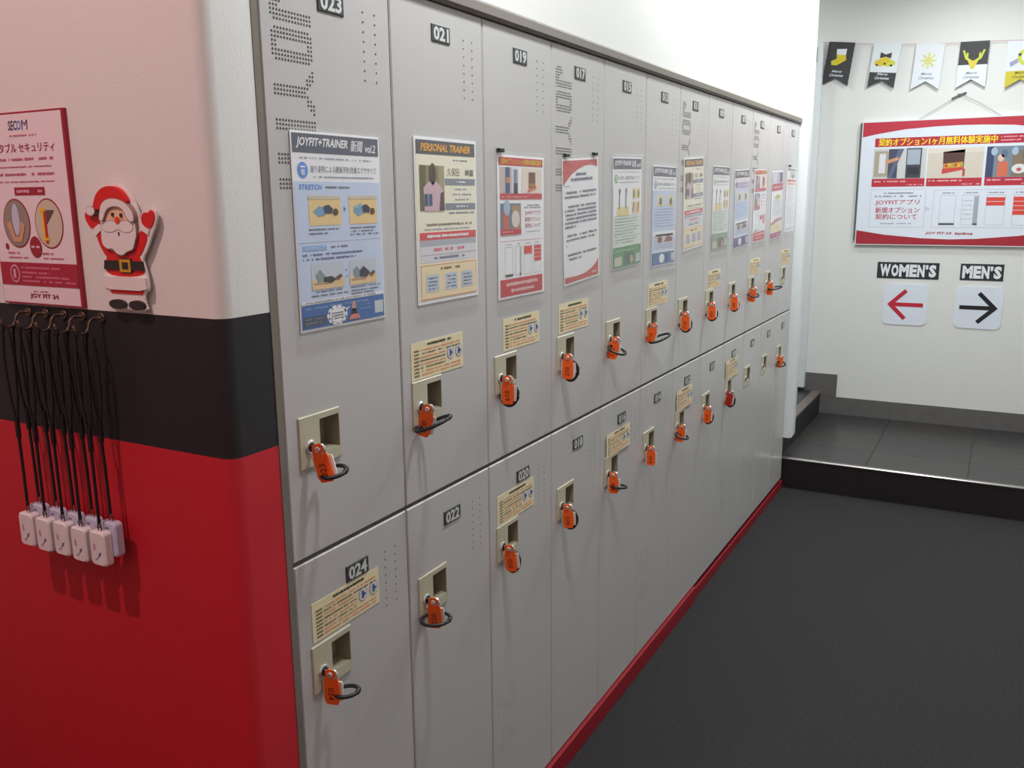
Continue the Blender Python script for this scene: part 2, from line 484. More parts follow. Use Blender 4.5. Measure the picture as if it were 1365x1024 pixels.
def ring_mesh(sx, sz):
    if (sx, sz) not in ring_cache:
        r = MB(); N = 36
        r.tube([(sx * math.cos(2 * PI * i / N), 0, sz * math.sin(2 * PI * i / N)) for i in range(N)], .0034, BLACK, 8, True)
        for s in (1, -1):   # the crimp where the coil is joined
            r.tube([(sx * math.cos(a), 0, sz * math.sin(a)) for a in (-.18 + PI * .08 * s, .0 + PI * .08 * s, 0.18 + PI * .08 * s)], .0042, BLACK, 8)
        o = r.build('wristband', smooth=True); ring_cache[(sx, sz)] = o.data; bpy.data.objects.remove(o)
    return ring_cache[(sx, sz)]


def make_key(x, z, num, lean, ring, label, dark=False, flip=False):
    root = empty('locker_key', (x, -.0062, z), label, 'key', 'orange tagged locker keys')
    k = MB(); k.box(-.0011, .0011, -.012, 0.003, -.0035, .0035, CHROME)
    k.tube([(0, -.0125 + .0068 * math.cos(a) - .006, .0068 * math.sin(a)) for a in [2 * PI * q / 14 for q in range(14)]], .0022, CHROME, 8, True)
    k.build('key_blade', root)
    # the tag hangs from the key bow in a plane that stands out from the door
    yaw = D(-76)

    def hang(bm, name, dx=0.0):
        o = bm.build(name, root); o.location = (dx - .002, -.0135, -.001); o.rotation_euler = (0, 0, yaw); return o
    ca, sa = math.cos(lean), math.sin(lean)
    rot = lambda px, pz: (px * ca - pz * sa, px * sa + pz * ca)
    O = ORANGED if dark else ORANGE
    t = MB(); t.prism([rot(a, q) for a, q in TAGP], -.0015, .0015, O)
    cx, cz = rot(0, -.034)
    t.text('%03d' % num, cx, cz, .022, .0105, 0, mat('tag_digits', (120, 40, 16), .6), rot=lean + (PI / 2 if flip else -PI / 2), bold=.01, y=-.0019)
    hang(t, 'tag')
    t = MB(); t.prism([rot(a * 1.18, q) for a, q in ((-.0130, -.012), (.0155, -.012), (.0165, -.018), (.0165, -.043), (.0155, -.046), (-.0125, -.046), (-.0133, -.043), (-.0133, -.018))], .0017, .0047, TAGW)
    hang(t, 'tag_backing')
    t = MB(); t.disc(0, 0, -.0042, .005, .0050, CHROME, 14, .0012); hang(t, 'rivet')
    (sx, sz), loc, nrm = ring
    o = bpy.data.objects.new('wristband', ring_mesh(sx, sz)); COL.objects.link(o); o.parent = root
    o.location = loc; n_ = Vector(nrm).normalized()
    xa = Vector((0, -1, 0)) if abs(n_.z) < .75 else Vector((.4823, -.876, 0))
    xa = (xa - n_ * xa.dot(n_)).normalized(); za = xa.cross(n_)
    o.rotation_euler = Matrix((xa, n_, za)).transposed().to_euler()
    return root


D = math.radians
RT, TW = Vector((.4823, -.876, 0)), Vector((-.857, -.474, 0))


def tilt(sr, st): return Vector((0, 0, 1)) - sr * RT - st * TW


BEH = (-.96, -.22, .16)


def hang_ring(w=.0225, h=.026, dx=.009, dy=-.0245, dz=-.0365): return ((w - .006, h - .002), (dx - .003, dy + .0105, dz + .002), BEH)


UPK = [('loop lying to the right behind it', ((.021, .018), (.016, -.026, -.040), tilt(.15, -.25)), D(14)), ('wide black loop across its front', ((.034, .032), (-.012, -.032, -.024), tilt(.42, .05)), D(-14)),
       ('black loop hanging below it', hang_ring(.0245), 0), ('black loop at its lower right', hang_ring(.0235, .026, .011, -.0275), D(-2)),
       ('small black loop over its face', ((.024, .022), (-.013, -.023, -.026), tilt(-.35, -.30)), D(-12)), ('black loop sticking out on both sides', ((.032, .028), (.006, -.030, -.038), tilt(.42, -.08)), D(-16)),
       ('black bow below a bright chrome key', hang_ring(.0235, .027), 0), ('black bow below it', hang_ring(.0235), 0),
       ('black bow below it', hang_ring(.022, .026), 0), ('black loop over its upper left', ((.022, .021), (-.013, -.016, -.022), tilt(-.1, -.38)), D(-10)), ('wide flat black loop to its right', ((.029, .027), (-.010, -.036, -.021), tilt(.2, -.05)), D(-4)), None]
LOK = [('grey loop end showing on the right', ((.020, .016), (.016, -.030, -.036), tilt(.1, -.05)), D(0)), ('black loop flat across its middle', ((.028, .026), (-.014, -.026, -.028), tilt(.06, -.02)), D(2)),
       ('black loop at its lower right', hang_ring(.021, .025, .012, -.0275), D(6)), ('black loop at its lower right', hang_ring(.022, .025, .012, -.0285), D(3)),
       ('small black ends at both sides', ((.022, .016), (.012, -.023, -.036), tilt(-.1, 0)), D(0)), ('no band in sight', hang_ring(.010, .018, .012, -.018, -.034), D(0)),
       ('small black loop over its face', ((.021, .020), (-.013, -.018, -.029), tilt(-.3, -.25)), D(-10)), ('black bow below it', hang_ring(.022), D(-4)),
       ('dark red tag with black bow below', hang_ring(.022), D(-8)), None, None, ('round black loop over its left side', ((.019, .018), (-.014, -.018, -.032), tilt(0, -.7)), D(-12))]
NTH = ('first', 'second', 'third', 'fourth', 'fifth', 'sixth', 'seventh', 'eighth', 'ninth', 'tenth', 'eleventh', 'twelfth')
for c in range(12):
    for row, tab, pz in (('upper', UPK, UP['pz']), ('lower', LOK, LO['pz'])):
        if not tab[c]: continue
        num = (23 if row == 'upper' else 24) - 2 * c
        make_key(c * PW + .051, pz + .033, num, tab[c][2], tab[c][1],
                 'orange key tag in the %s %s locker, %s' % (NTH[c], row, tab[c][0]), dark=(row == 'lower' and c == 8), flip=(c == 0 and row == 'upper'))

# ------------------------------------------------------------------ cream notices above the handles
Y0 = mat('sticker_cream', (232, 219, 180), .55)
for row, c, x0, x1, z0, z1 in (('upper', 1, .329, .505, 1.179, 1.248), ('upper', 2, .667, .836, 1.182, 1.252), ('upper', 3, .938, 1.110, 1.183, 1.254), ('upper', 5, 1.548, 1.720, 1.180, 1.250),
                               ('upper', 7, 2.154, 2.316, 1.179, 1.243), ('upper', 9, 2.752, 2.916, 1.182, 1.248), ('upper', 11, 3.333, 3.520, 1.186, 1.255),
                               ('lower', 0, .034, .209, .801, .869), ('lower', 2, .633, .805, .797, .866), ('lower', 4, 1.237, 1.410, .793, .860), ('lower', 6, 1.838, 2.005, .796, .867), ('lower', 8, 2.435, 2.605, .796, .870)):
    num = (23 if row == 'upper' else 24) - 2 * c
    cx, cz, W, H = (x0 + x1) / 2, (z0 + z1) / 2, x1 - x0, z1 - z0
    root = empty('notice_sticker', (cx, -.0031 if z0 < (1.178 if row == 'upper' else .797) else -.0002, cz), 'cream notice on the %s %s locker from the near end, above its handle' % (NTH[c], row), 'sticker', 'cream notices above locker handles')
    s = MB(); s.box(-W / 2, W / 2, -.0006, 0, -H / 2, H / 2, Y0); s.build('sheet', root)
    s = MB(); k = 3
    blk, org, blu = ink((128, 112, 84)), ink((226, 156, 112)), ink((76, 106, 184))
    s.lines(-W * .2, W * .26, H * .40, H * .075, k, ink((60, 66, 50)), .95)
    for i in range(8):
        z = H * (.27 - i * .095)
        M = org if i in (0, 2, 4, 6, 7) else blk
        e = W * (.44 if i in (0, 1, 6, 7) else .14)
        s.rect(-W * .45, z - H * .022, -W * .36, z + H * .022, k, blk)
        s.lines(-W * .34, e, z, H * .05, k, M, .85)
    for q in (.24, .41):
        s.oval(W * q, -H * .0, W * .07, H * .19, k, ink((150, 170, 215))); s.oval(W * q, 0, W * .06, H * .165, k + 1, ink((222, 214, 190)))
        s.rect(W * (q - .025), -H * .10, W * (q + .012), H * .10, k + 2, blu); s.rect(W * (q + .0), -H * .04, W * (q + .04), H * .03, k + 2, blu)
    s.build('print', root)

# ------------------------------------------------------------------ posters on the locker doors
PWd, PHt = .210, .297
U = lambda u: (u - .5) * PWd
V = lambda v: (.5 - v) * PHt
G1, G2, DK = ink((120, 124, 140)), ink((170, 174, 186)), ink((86, 88, 96))
WHT = ink((246, 246, 248))


def R(s, u0, v0, u1, v1, k, M): s.rect(U(u0), V(v1), U(u1), V(v0), k, M)


def T(s, st, u0, v0, u1, v1, k, M, **kw): s.text(st, U((u0 + u1) / 2), V((v0 + v1) / 2), (u1 - u0) * PWd, (v1 - v0) * PHt, k, M, **kw)


def Ls(s, u0, u1, v, h, k, M, f=.85): s.lines(U(u0), U(u1), V(v), h * PHt, k, M, f)


def photo_lie(s, u0, v0, u1, v1, flip=False, top=(214, 205, 182), mat_=(244, 212, 150)):
    """little photograph: someone lying on a mat"""
    k = 3
    w, h = u1 - u0, v1 - v0
    R(s, u0, v0, u1, v1, k, ink(mat_)); R(s, u0, v0, u1, v0 + h * .12, k + 1, ink(top))
    P = lambda a, q: (U(u0 + a * w), V(v0 + q * h))
    s.poly([P(.12, .52), P(.30, .36), P(.52, .40), P(.48, .66), P(.28, .72)], k + 1, ink((128, 168, 200)))
    s.poly([P(.44, .36), P(.60, .30), P(.74, .44), P(.70, .60), P(.48, .60)], k + 2, ink((58, 62, 88)))
    s.oval(*P(.82, .56), PWd * w * .09, PHt * h * .12, k + 2, ink((92, 66, 60)))
    if flip: s.poly([P(.14, .38), P(.42, .26), P(.44, .38), P(.24, .46)], k + 2, ink((150, 188, 214)))


def photo_plank(s, u0, v0, u1, v1, up=False):
    k = 3
    w, h = u1 - u0, v1 - v0
    R(s, u0, v0, u1, v1, k, ink((206, 216, 224))); R(s, u0, v0 + h * .62, u1, v1, k + 1, ink((240, 208, 158)))
    P = lambda a, q: (U(u0 + a * w), V(v0 + q * h))
    s.poly([P(.16, .74), P(.14, .40), P(.26, .26), P(.40, .50), P(.42, .70)], k + 2, ink((138, 158, 164)))
    if up: s.poly([P(.34, .50), P(.50, .28), P(.74, .56), P(.62, .74), P(.36, .70)], k + 3, ink((60, 58, 72)))
    else: s.poly([P(.36, .56), P(.60, .54), P(.74, .68), P(.60, .80), P(.36, .74)], k + 3, ink((58, 62, 60)))
    s.poly([P(.70, .62), P(.90, .48), P(.94, .60), P(.80, .74)], k + 3, ink((110, 76, 70)))
    s.bar(P(.05, .78), P(.60, .80), .002, k + 2, ink((190, 150, 120)))


def news(s, bg, band, badge, kind='blue', vol='vol.2'):
    R(s, .0, .0, 1, 1, 1, WHT)
    R(s, .015, .012, .985, .105, 2, ink((96, 100, 114)))
    T(s, 'JOYFIT+TRAINER', .06, .03, .62, .085, 3, WHT, slant=.25, bold=.03); T(s, '新聞', .65, .028, .79, .088, 3, WHT, slant=.2, bold=.02); T(s, vol, .82, .045, .95, .088, 3, WHT, slant=.2, bold=.02)
    Ls(s, .06, .92, .130, .010, 2, G2, .7)
    s.oval(U(.11), V(.19), PWd * .055, PHt * .040, 2, ink(badge)); s.rect(U(.09), V(.215), U(.13), V(.185), 3, ink((200, 214, 240))); s.rect(U(.085), V(.178), U(.135), V(.170), 3, WHT)
    T(s, '座り姿勢による腰痛予防/改善エクササイズ', .19, .165, .95, .200, 2, G1)
    Ls(s, .22, .93, .222, .010, 2, G2, .85)
    R(s, .01, .245, .99, .862, 2, ink(bg))
    R(s, .02, .845, .98, .862, 3, WHT)
    R(s, .015, .865, .985, .988, 3, ink(band))


def poster_print(i):
    s = MB()
    if i == 0:
        news(s, (208, 222, 246), (70, 112, 180), (104, 156, 234))
        T(s, 'STRETCH', .06, .260, .30, .285, 3, ink((96, 146, 226)), slant=.15, bold=.02); Ls(s, .34, .62, .273, .012, 3, G1)
        photo_lie(s, .15, .315, .50, .465); photo_lie(s, .60, .315, .94, .465, True)
        s.poly([(U(.535), V(.37)), (U(.565), V(.385)), (U(.535), V(.40))], 3, ink((80, 160, 180)))
        Ls(s, .14, .47, .485, .010, 3, G1); Ls(s, .14, .34, .505, .010, 3, G1); Ls(s, .60, .92, .485, .010, 3, G1); Ls(s, .60, .88, .503, .010, 3, G1); Ls(s, .60, .97, .520, .010, 3, G1)
        R(s, .02, .545, .98, .549, 3, ink((214, 224, 242)))
        R(s, .06, .565, .32, .592, 3, ink((150, 190, 234))); T(s, 'WORKOUT', .08, .570, .30, .588, 4, ink((210, 226, 246)), bold=.01); Ls(s, .36, .56, .578, .013, 3, G1)
        Ls(s, .06, .74, .612, .013, 3, ink((104, 120, 160))); Ls(s, .06, .66, .635, .013, 3, ink((104, 120, 160)))
        photo_plank(s, .14, .655, .50, .790); photo_plank(s, .57, .655, .90, .790, True)
        s.rect(U(.525), V(.71), U(.545), V(.70), 3, ink((120, 170, 210))); s.rect(U(.525), V(.745), U(.545), V(.735), 3, ink((120, 170, 210)))
        Ls(s, .18, .48, .803, .010, 3, G1); Ls(s, .12, .54, .823, .010, 3, G1); Ls(s, .58, .94, .803, .010, 3, G1); Ls(s, .58, .92, .822, .010, 3, G1); Ls(s, .58, .86, .838, .010, 3, G1)
        Ls(s, .06, .88, .853, .009, 4, G2)
        Ls(s, .06, .80, .884, .012, 4, ink((130, 164, 212)))
        R(s, .03, .925, .27, .975, 4, ink((84, 92, 108))); Ls(s, .05, .25, .938, .010, 5, ink((130, 136, 146))); Ls(s, .05, .22, .958, .010, 5, ink((130, 136, 146)))
        cx, cz = U(.40), V(.937)
        for a in range(10): s.oval(cx + .017 * math.cos(a * PI / 5), cz + .010 * math.sin(a * PI / 5), .008, .006, 5, WHT, 10)
        s.oval(cx, cz, .019, .012, 6, WHT); s.poly([(U(.47), V(.915)), (U(.56), V(.900)), (U(.49), V(.930))], 5, WHT)
        for q in range(3): Ls(s, .33, .47, .925 + q * .014, .008, 7, G1)
        s.oval(U(.60), V(.905), .0055, .009, 5, ink((206, 160, 150))); s.poly([(U(.56), V(.955)), (U(.575), V(.918)), (U(.625), V(.918)), (U(.645), V(.955))], 5, ink((46, 44, 66)))
        s.poly([(U(.53), V(.975)), (U(.56), V(.948)), (U(.65), V(.948)), (U(.67), V(.975))], 6, ink((228, 134, 120)))
        Ls(s, .68, .84, .905, .010, 4, ink((130, 164, 212))); Ls(s, .68, .82, .925, .010, 4, ink((130, 164, 212)))
        R(s, .86, .895, .97, .965, 4, ink((206, 214, 214)))
    elif i in (1, 6):
        R(s, 0, 0, 1, 1, 1, WHT); R(s, .02, .10, .98, .98, 2, ink((248, 243, 220)))
        R(s, .03, .018, .97, .100, 3, ink((92, 92, 96))); T(s, 'PERSONAL TRAINER', .10, .036, .90, .082, 4, ink((246, 178, 62)), slant=.25, bold=.03)
        Ls(s, .60, .84, .128, .010, 3, G1)
        R(s, .07, .165, .45, .435, 3, ink((150, 140, 102)))
        R(s, .07, .165, .16, .435, 4, ink((108, 104, 70))); R(s, .36, .165, .45, .435, 4, ink((172, 164, 128)))
        s.poly([(U(.13), V(.435)), (U(.12), V(.30)), (U(.20), V(.262)), (U(.33), V(.262)), (U(.42), V(.31)), (U(.42), V(.435))], 5, ink((216, 184, 196)))
        s.oval(U(.265), V(.215), .0105, .019, 6, ink((88, 66, 58))); s.poly([(U(.23), V(.262)), (U(.265), V(.285)), (U(.30), V(.262))], 6, ink((92, 70, 60)))
        R(s, .13, .335, .25, .405, 6, ink((82, 92, 122))); R(s, .175, .335, .195, .405, 7, ink((150, 150, 170)))
        s.poly([(U(.36), V(.435)), (U(.38), V(.33)), (U(.43), V(.32)), (U(.44), V(.435))], 6, ink((104, 82, 70)))
        T(s, '久保田', .50, .175, .70, .225, 3, ink((116, 112, 104))); Ls(s, .80, .94, .200, .045, 3, ink((130, 126, 116)), 1)
        R(s, .46, .240, .97, .280, 3, ink((142, 146, 160))); Ls(s, .64, .80, .260, .012, 4, WHT)
        for q, (a, e) in enumerate(((.62, .82), (.58, .90), (.62, .86))): Ls(s, a, e, .305 + q * .032, .012, 3, G2)
        R(s, .46, .392, .97, .432, 3, ink((142, 146, 160))); Ls(s, .62, .84, .412, .012, 4, WHT)
        Ls(s, .52, .94, .452, .011, 3, G1); Ls(s, .16, .90, .520, .016, 3, ink((140, 134, 110))); Ls(s, .12, .86, .548, .011, 3, G2)
        R(s, .05, .566, .97, .612, 3, ink((228, 78, 84))); Ls(s, .16, .84, .590, .020, 4, WHT, .95)
        R(s, .05, .612, .97, .650, 3, ink((182, 186, 196))); R(s, .05, .650, .97, .748, 3, ink((228, 226, 232)))
        Ls(s, .26, .76, .672, .022, 4, ink((232, 120, 132))); R(s, .06, .700, .97, .703, 4, G2); Ls(s, .26, .76, .724, .018, 4, ink((130, 130, 150)))
        R(s, .05, .762, .97, .972, 3, ink((250, 230, 188))); s.frame(U(.05), V(.972), U(.97), V(.762), .0012, 4, ink((236, 160, 90)))
        Ls(s, .36, .68, .792, .018, 4, ink((140, 120, 80)))
        for q in (.13, .43, .70): R(s, q, .825, q + .20, .930, 4, ink((202, 214, 232))); [Ls(s, q + .03, q + .17, .845 + w_ * .022, .010, 5, G1) for w_ in range(4)]
    elif i in (2, 9):
        rd = ink((206, 64, 74))
        R(s, 0, 0, 1, 1, 1, WHT); R(s, .03, .015, .97, .070, 2, rd); T(s, '契約オプション1ヶ月無料体験実施中', .06, .022, .94, .062, 3, ink((240, 212, 60)), bold=.02)
        R(s, .05, .082, .30, .260, 2, ink((206, 190, 178))); R(s, .16, .082, .25, .260, 3, ink((72, 92, 150))); R(s, .17, .15, .24, .19, 4, ink((214, 150, 110))); R(s, .30, .082, .44, .260, 2, ink((232, 232, 236))); R(s, .33, .095, .41, .260, 3, ink((130, 150, 178))); R(s, .33, .19, .41, .262, 4, ink((64, 68, 86)))
        R(s, .50, .082, .95, .260, 2, ink((238, 222, 208))); R(s, .65, .110, .80, .225, 3, ink((126, 84, 76))); s.poly([(U(.63), V(.255)), (U(.63), V(.235)), (U(.82), V(.205)), (U(.82), V(.225))], 4, ink((226, 120, 100))); R(s, .66, .19, .79, .215, 4, ink((190, 130, 70)))
        R(s, .05, .262, .95, .302, 3, rd); Ls(s, .08, .60, .285, .010, 4, ink((236, 180, 180)))
        R(s, .05, .330, .48, .520, 2, ink((116, 134, 150))); R(s, .10, .37, .22, .52, 3, ink((206, 108, 84))); R(s, .28, .345, .48, .52, 3, ink((176, 146, 112))); s.oval(U(.36), V(.44), .018, .018, 4, ink((226, 216, 210))); s.oval(U(.18), V(.36), .014, .016, 4, ink((170, 190, 214)))
        R(s, .05, .510, .48, .548, 5, rd); Ls(s, .08, .30, .528, .010, 6, ink((236, 180, 180)))
        Ls(s, .62, .88, .345, .010, 2, G1); Ls(s, .56, .92, .362, .010, 2, G1)
        for q, t in enumerate(('JOYFITアプリ', '新規オプション', '契約について')): T(s, t, .57, .385 + q * .045, .92, .418 + q * .045, 2, ink((206, 82, 100)), bold=.01)
        Ls(s, .60, .90, .535, .008, 2, G2); R(s, .03, .590, .97, .594, 2, ink((230, 190, 196)))
        for q, (a, e) in enumerate(((.14, .30), (.36, .48), (.54, .72), (.77, .93))):
            s.frame(U(a), V(.845), U(e), V(.635), .0008, 2, G2); Ls(s, a + .02, e - .02, .618, .009, 2, G2)
        R(s, .14, .828, .30, .845, 3, DK); R(s, .44, .828, .48, .845, 3, DK); R(s, .46, .64, .48, .82, 3, G2); R(s, .54, .640, .72, .695, 3, ink((226, 74, 66))); R(s, .77, .640, .93, .755, 3, ink((226, 74, 66)))
        for q in (.666, .695, .725): R(s, .77, q, .93, q + .003, 4, WHT)
        R(s, .04, .862, .96, .985, 2, rd); Ls(s, .16, .86, .900, .030, 3, ink((242, 196, 190)), .95); Ls(s, .26, .76, .948, .026, 3, ink((242, 196, 190)), .95)
    elif i == 3:
        rd = ink((206, 92, 92)); R(s, 0, 0, 1, 1, 1, WHT)
        s.poly([(U(.02), V(.015)), (U(.97), V(.015)), (U(.97), V(.075)), (U(.80), V(.055)), (U(.62), V(.06)), (U(.42), V(.085)), (U(.24), V(.125)), (U(.10), V(.175)), (U(.02), V(.21))], 2, rd)
        s.poly([(U(.02), V(.985)), (U(.97), V(.985)), (U(.97), V(.84)), (U(.90), V(.88)), (U(.76), V(.915)), (U(.56), V(.94)), (U(.34), V(.945)), (U(.02), V(.935))], 2, rd)
        Ls(s, .36, .70, .125, .024, 3, G1, .95); Ls(s, .22, .82, .165, .026, 3, G1, .95); Ls(s, .06, .18, .212, .012, 3, G2)
        for v0, n_, a in ((.265, 1, .1), (.300, 1, .05), (.375, 1, .1), (.408, 1, .05), (.440, 1, .05), (.472, 1, .05), (.504, 1, .05)): Ls(s, a, .93, v0, .020, 3, G1, .9)
        Ls(s, .05, .34, .536, .020, 3, G1, .9); Ls(s, .1, .93, .605, .020, 3, G1, .9); Ls(s, .08, .86, .640, .018, 3, G1, .9); Ls(s, .05, .12, .685, .01, 3, G2); Ls(s, .1, .92, .760, .020, 3, G1, .9); Ls(s, .07, .48, .795, .020, 3, G1, .9)
        Ls(s, .74, .93, .950, .018, 3, ink((240, 190, 190)), .9)
    elif i in (4, 7):
        gr = (106, 158, 112) if i == 4 else (140, 170, 146)
        news(s, (226, 236, 226), gr, (120, 206, 120), vol='vol.4' if i == 4 else 'vol.6')
        R(s, .01, .245, .99, .52, 3, WHT)
        for q in (.22, .44): s.bar((U(q), V(.28)), (U(q - .01), V(.46)), .006, 4, ink((70, 74, 86))); s.oval(U(q), V(.30), .005, .008, 5, ink((60, 50, 50)))
        R(s, .13, .44, .54, .52, 4, ink((234, 216, 150))); R(s, .66, .28, .94, .37, 4, ink((238, 226, 170))); R(s, .66, .40, .94, .51, 4, ink((238, 214, 170)))
        for q in (.72, .88): s.oval(U(q), V(.33), .006, .012, 5, ink((130, 124, 110))); s.bar((U(q), V(.41)), (U(q - .04), V(.49)), .006, 5, ink((120, 90, 80)))
        for q in range(9): Ls(s, .06, .92 - .1 * (q % 3), .545 + q * .027, .010, 4, ink((150, 172, 156)))
        R(s, .015, .80, .985, .988, 4, ink(gr)); Ls(s, .10, .85, .835, .016, 5, ink((160, 200, 164)))
        R(s, .05, .89, .30, .97, 5, ink((212, 206, 186)))
        R(s, .40, .86, .72, .97, 5, ink((92, 120, 108) if i == 4 else (130, 96, 96))); s.oval(U(.64), V(.93), .012, .012, 6, ink((214, 166, 150))); R(s, .80, .885, .96, .965, 5, ink((190, 202, 206)))
    elif i in (5, 8):
        news(s, (206, 218, 240), (78, 122, 172) if i == 5 else (98, 92, 152), (140, 180, 236) if i == 5 else (176, 162, 206), vol='vol.3' if i == 5 else 'vol.7')
        if i == 8: R(s, .03, .15, .97, .24, 2, ink((214, 206, 232)))
        for a in (.18, .62): R(s, a, .29, a + .26, .40, 3, ink((238, 224, 180))); s.oval(U(a + .14), V(.35), .012, .011, 4, ink((110, 110, 120))); R(s, a + .05, .37, a + .22, .40, 4, ink((232, 206, 140)))
        for q in range(7): Ls(s, .08, .92 - .08 * (q % 2), .43 + q * .028, .010, 3, ink((150, 168, 206)))
        R(s, .02, .65, .98, .70, 3, WHT)
        R(s, .15, .68, .90, .77, 3, ink((222, 206, 200))); s.oval(U(.32), V(.735), .020, .010, 4, ink((110, 84, 84))); s.poly([(U(.50), V(.76)), (U(.66), V(.69)), (U(.88), V(.73)), (U(.86), V(.76))], 4, ink((134, 92, 88)))
        for q in range(2): Ls(s, .12, .90, .79 + q * .024, .010, 3, G2)
        s.oval(U(.42), V(.925), .024, .014, 5, WHT); s.oval(U(.66), V(.925), .008, .014, 5, ink((60, 56, 84))); R(s, .84, .885, .97, .965, 4, ink((200, 210, 220)))
    elif i == 10:
        rd = ink((194, 66, 82)); R(s, 0, 0, 1, 1, 1, WHT)
        R(s, .04, .02, .96, .19, 2, ink((190, 196, 214))); R(s, .70, .03, .92, .17, 3, ink((84, 78, 96))); R(s, .12, .04, .40, .18, 3, ink((226, 228, 234)))
        R(s, .02, .19, .98, .29, 3, rd); Ls(s, .10, .90, .24, .030, 4, ink((240, 200, 204)))
        s.oval(U(.54), V(.385), .046, .013, 2, ink((236, 226, 110))); Ls(s, .30, .80, .385, .018, 3, ink((130, 130, 80)))
        s.frame(U(.10), V(.70), U(.96), V(.42), .001, 2, ink((220, 200, 170)))
        for q in range(7): Ls(s, .16, .88, .445 + q * .033, .012, 3, G1 if q < 2 else G2)
        s.poly([(U(.02), V(.76)), (U(.40), V(.71)), (U(.98), V(.70)), (U(.98), V(.745)), (U(.45), V(.765)), (U(.02), V(.80))], 3, ink((190, 128, 128)))
        R(s, .06, .78, .94, .90, 2, ink((240, 226, 164))); Ls(s, .20, .80, .84, .020, 3, ink((190, 170, 110)))
        R(s, .02, .915, .98, .985, 3, ink((176, 48, 104))); Ls(s, .14, .86, .95, .022, 4, ink((226, 190, 210)))
    else:
        R(s, 0, 0, 1, 1, 1, WHT); R(s, .05, .01, .95, .045, 2, ink((150, 150, 150))); R(s, .30, .05, .92, .15, 2, ink((206, 210, 208))); s.oval(U(.60), V(.13), .030, .010, 3, ink((140, 142, 140)))
        R(s, .05, .185, .95, .215, 2, ink((206, 84, 92))); R(s, .05, .235, .95, .265, 2, ink((234, 176, 168)))
        for q in range(14): Ls(s, .10, .92 - .12 * (q % 3), .31 + q * .042, .010, 2, G2)
        R(s, .10, .93, .92, .97, 2, ink((214, 212, 236)))
    return s


PL = [(.1515, 1.4545, 0, 'white and blue trainer newspaper poster in the nearest clear sleeve'), (.4605, 1.463, 0, 'yellow personal trainer poster with a portrait, second from the near end'),
      (.753, 1.4425, 0, 'red and white poster with photos and phone screens, third from the near end'), (1.064, 1.449, 3.2, 'white text notice with red corners, fourth from the near end'),
      (1.367, 1.4615, 1.4, 'green footed exercise poster, the nearer of two green ones'), (1.670, 1.447, 0, 'pale blue exercise poster between the green one and the small yellow one'),
      (1.9575, 1.4825, 3.0, 'faded yellow trainer poster hanging a little higher, seventh from the near end'), (2.279, 1.463, .4, 'green exercise poster with brown foot, the farther of two green ones'),
      (2.573, 1.458, 2.4, 'pale exercise poster with violet foot, ninth from the near end'), (2.866, 1.466, 1.8, 'red and white photo poster, tenth from the near end'),
      (3.181, 1.467, 2.4, 'poster with red band, yellow patch and magenta foot, second from the far end'), (3.469, 1.486, 0, 'white poster with a red stripe, last one at the far end')]
for i, (cx, cz, rot, lab) in enumerate(PL):
    root = empty('poster', (cx, -.0006, cz), lab, 'poster', 'posters in clear sleeves on the locker doors', ry=-D(rot))
    s = MB(); s.box(-PWd / 2, PWd / 2, -.0006, 0, -PHt / 2, PHt / 2, PAPER); s.build('paper', root)
    s = poster_print(i)
    for j, v_ in enumerate(s.v): s.v[j] = (v_[0], v_[1] - .0006, v_[2])
    s.build('print', root)
    s = MB(); s.bevbox(-PWd / 2 - .005, PWd / 2 + .005, -.0064, -.0048, -PHt / 2 - .016, PHt / 2 + .007, .0006, CLEAR); s.build('clear_sleeve', root)
    if i in (2, 3, 11):
        for q in ((-.095,), (-.085, .080), (-.07,))[(2, 3, 11).index(i)]:
            s = MB(); s.bevbox(q - .010, q + .010, -.0085, -.0004, PHt / 2 + .004, PHt / 2 + .012, .001, BLACK); s.build('magnet', root)

# ------------------------------------------------------------------ things on the left wall end (local x = viewer's right, -y = out of the wall)
RZ = -PI / 2
root = empty('security_sign', (XW - .0005, .377, 1.4915), 'red bordered white security sign above the row of hooks', 'sign', rz=RZ)
W2, H2 = .0975, .1445
DR = mat('sign_dark_red', (158, 30, 52), .5)
s = MB(); s.bevbox(-W2, W2, -.006, 0, -H2, H2, .0008, DR); s.build('panel', root)
s = MB(); f0 = lambda v: [(x, y - .006, z) for x, y, z in v]
s.rect(-W2 + .002, -H2 + .003, W2 - .0048, H2 - .003, 1, ink((236, 222, 226)))
PX = lambda Y: .377 - Y
PZ = lambda Z: Z - 1.4915
s.text('SEC', PX(.400), PZ(1.6165), .021, .014, 2, ink((66, 62, 110)), bold=.02, slant=.1); s.text('O', PX(.3845), PZ(1.6165), .010, .014, 2, ink((96, 130, 214)), bold=.02, slant=.1); s.text('M', PX(.3705), PZ(1.6165), .014, .014, 2, ink((66, 62, 110)), bold=.0, slant=.1)
s.lines(PX(.410), PX(.345), PZ(1.6015), .003, 2, ink((200, 120, 140)))
s.text('ポータブル セキュリティ', PX(.388), PZ(1.584), .164, .014, 2, ink((166, 44, 76)), bold=.03)
for q, e in ((1.567, .312), (1.556, .318), (1.545, .312), (1.534, .314)): s.lines(PX(.468), PX(e), PZ(q), .0045 if q in (1.567, 1.545) else .0025, 2, ink((190, 96, 120)))
s.rect(PX(.414), PZ(1.514), PX(.340), PZ(1.526), 2, DR); s.lines(PX(.408), PX(.346), PZ(1.520), .005, 3, ink((226, 170, 186)))
for k, cy in enumerate((.4175, .3385)):
    s.oval(PX(cy), PZ(1.472), .0335, .0375, 2, DR, 28); s.oval(PX(cy), PZ(1.472), .0315, .0352, 3, ink((150, 142, 130)) if k == 0 else ink((206, 196, 176)), 28)
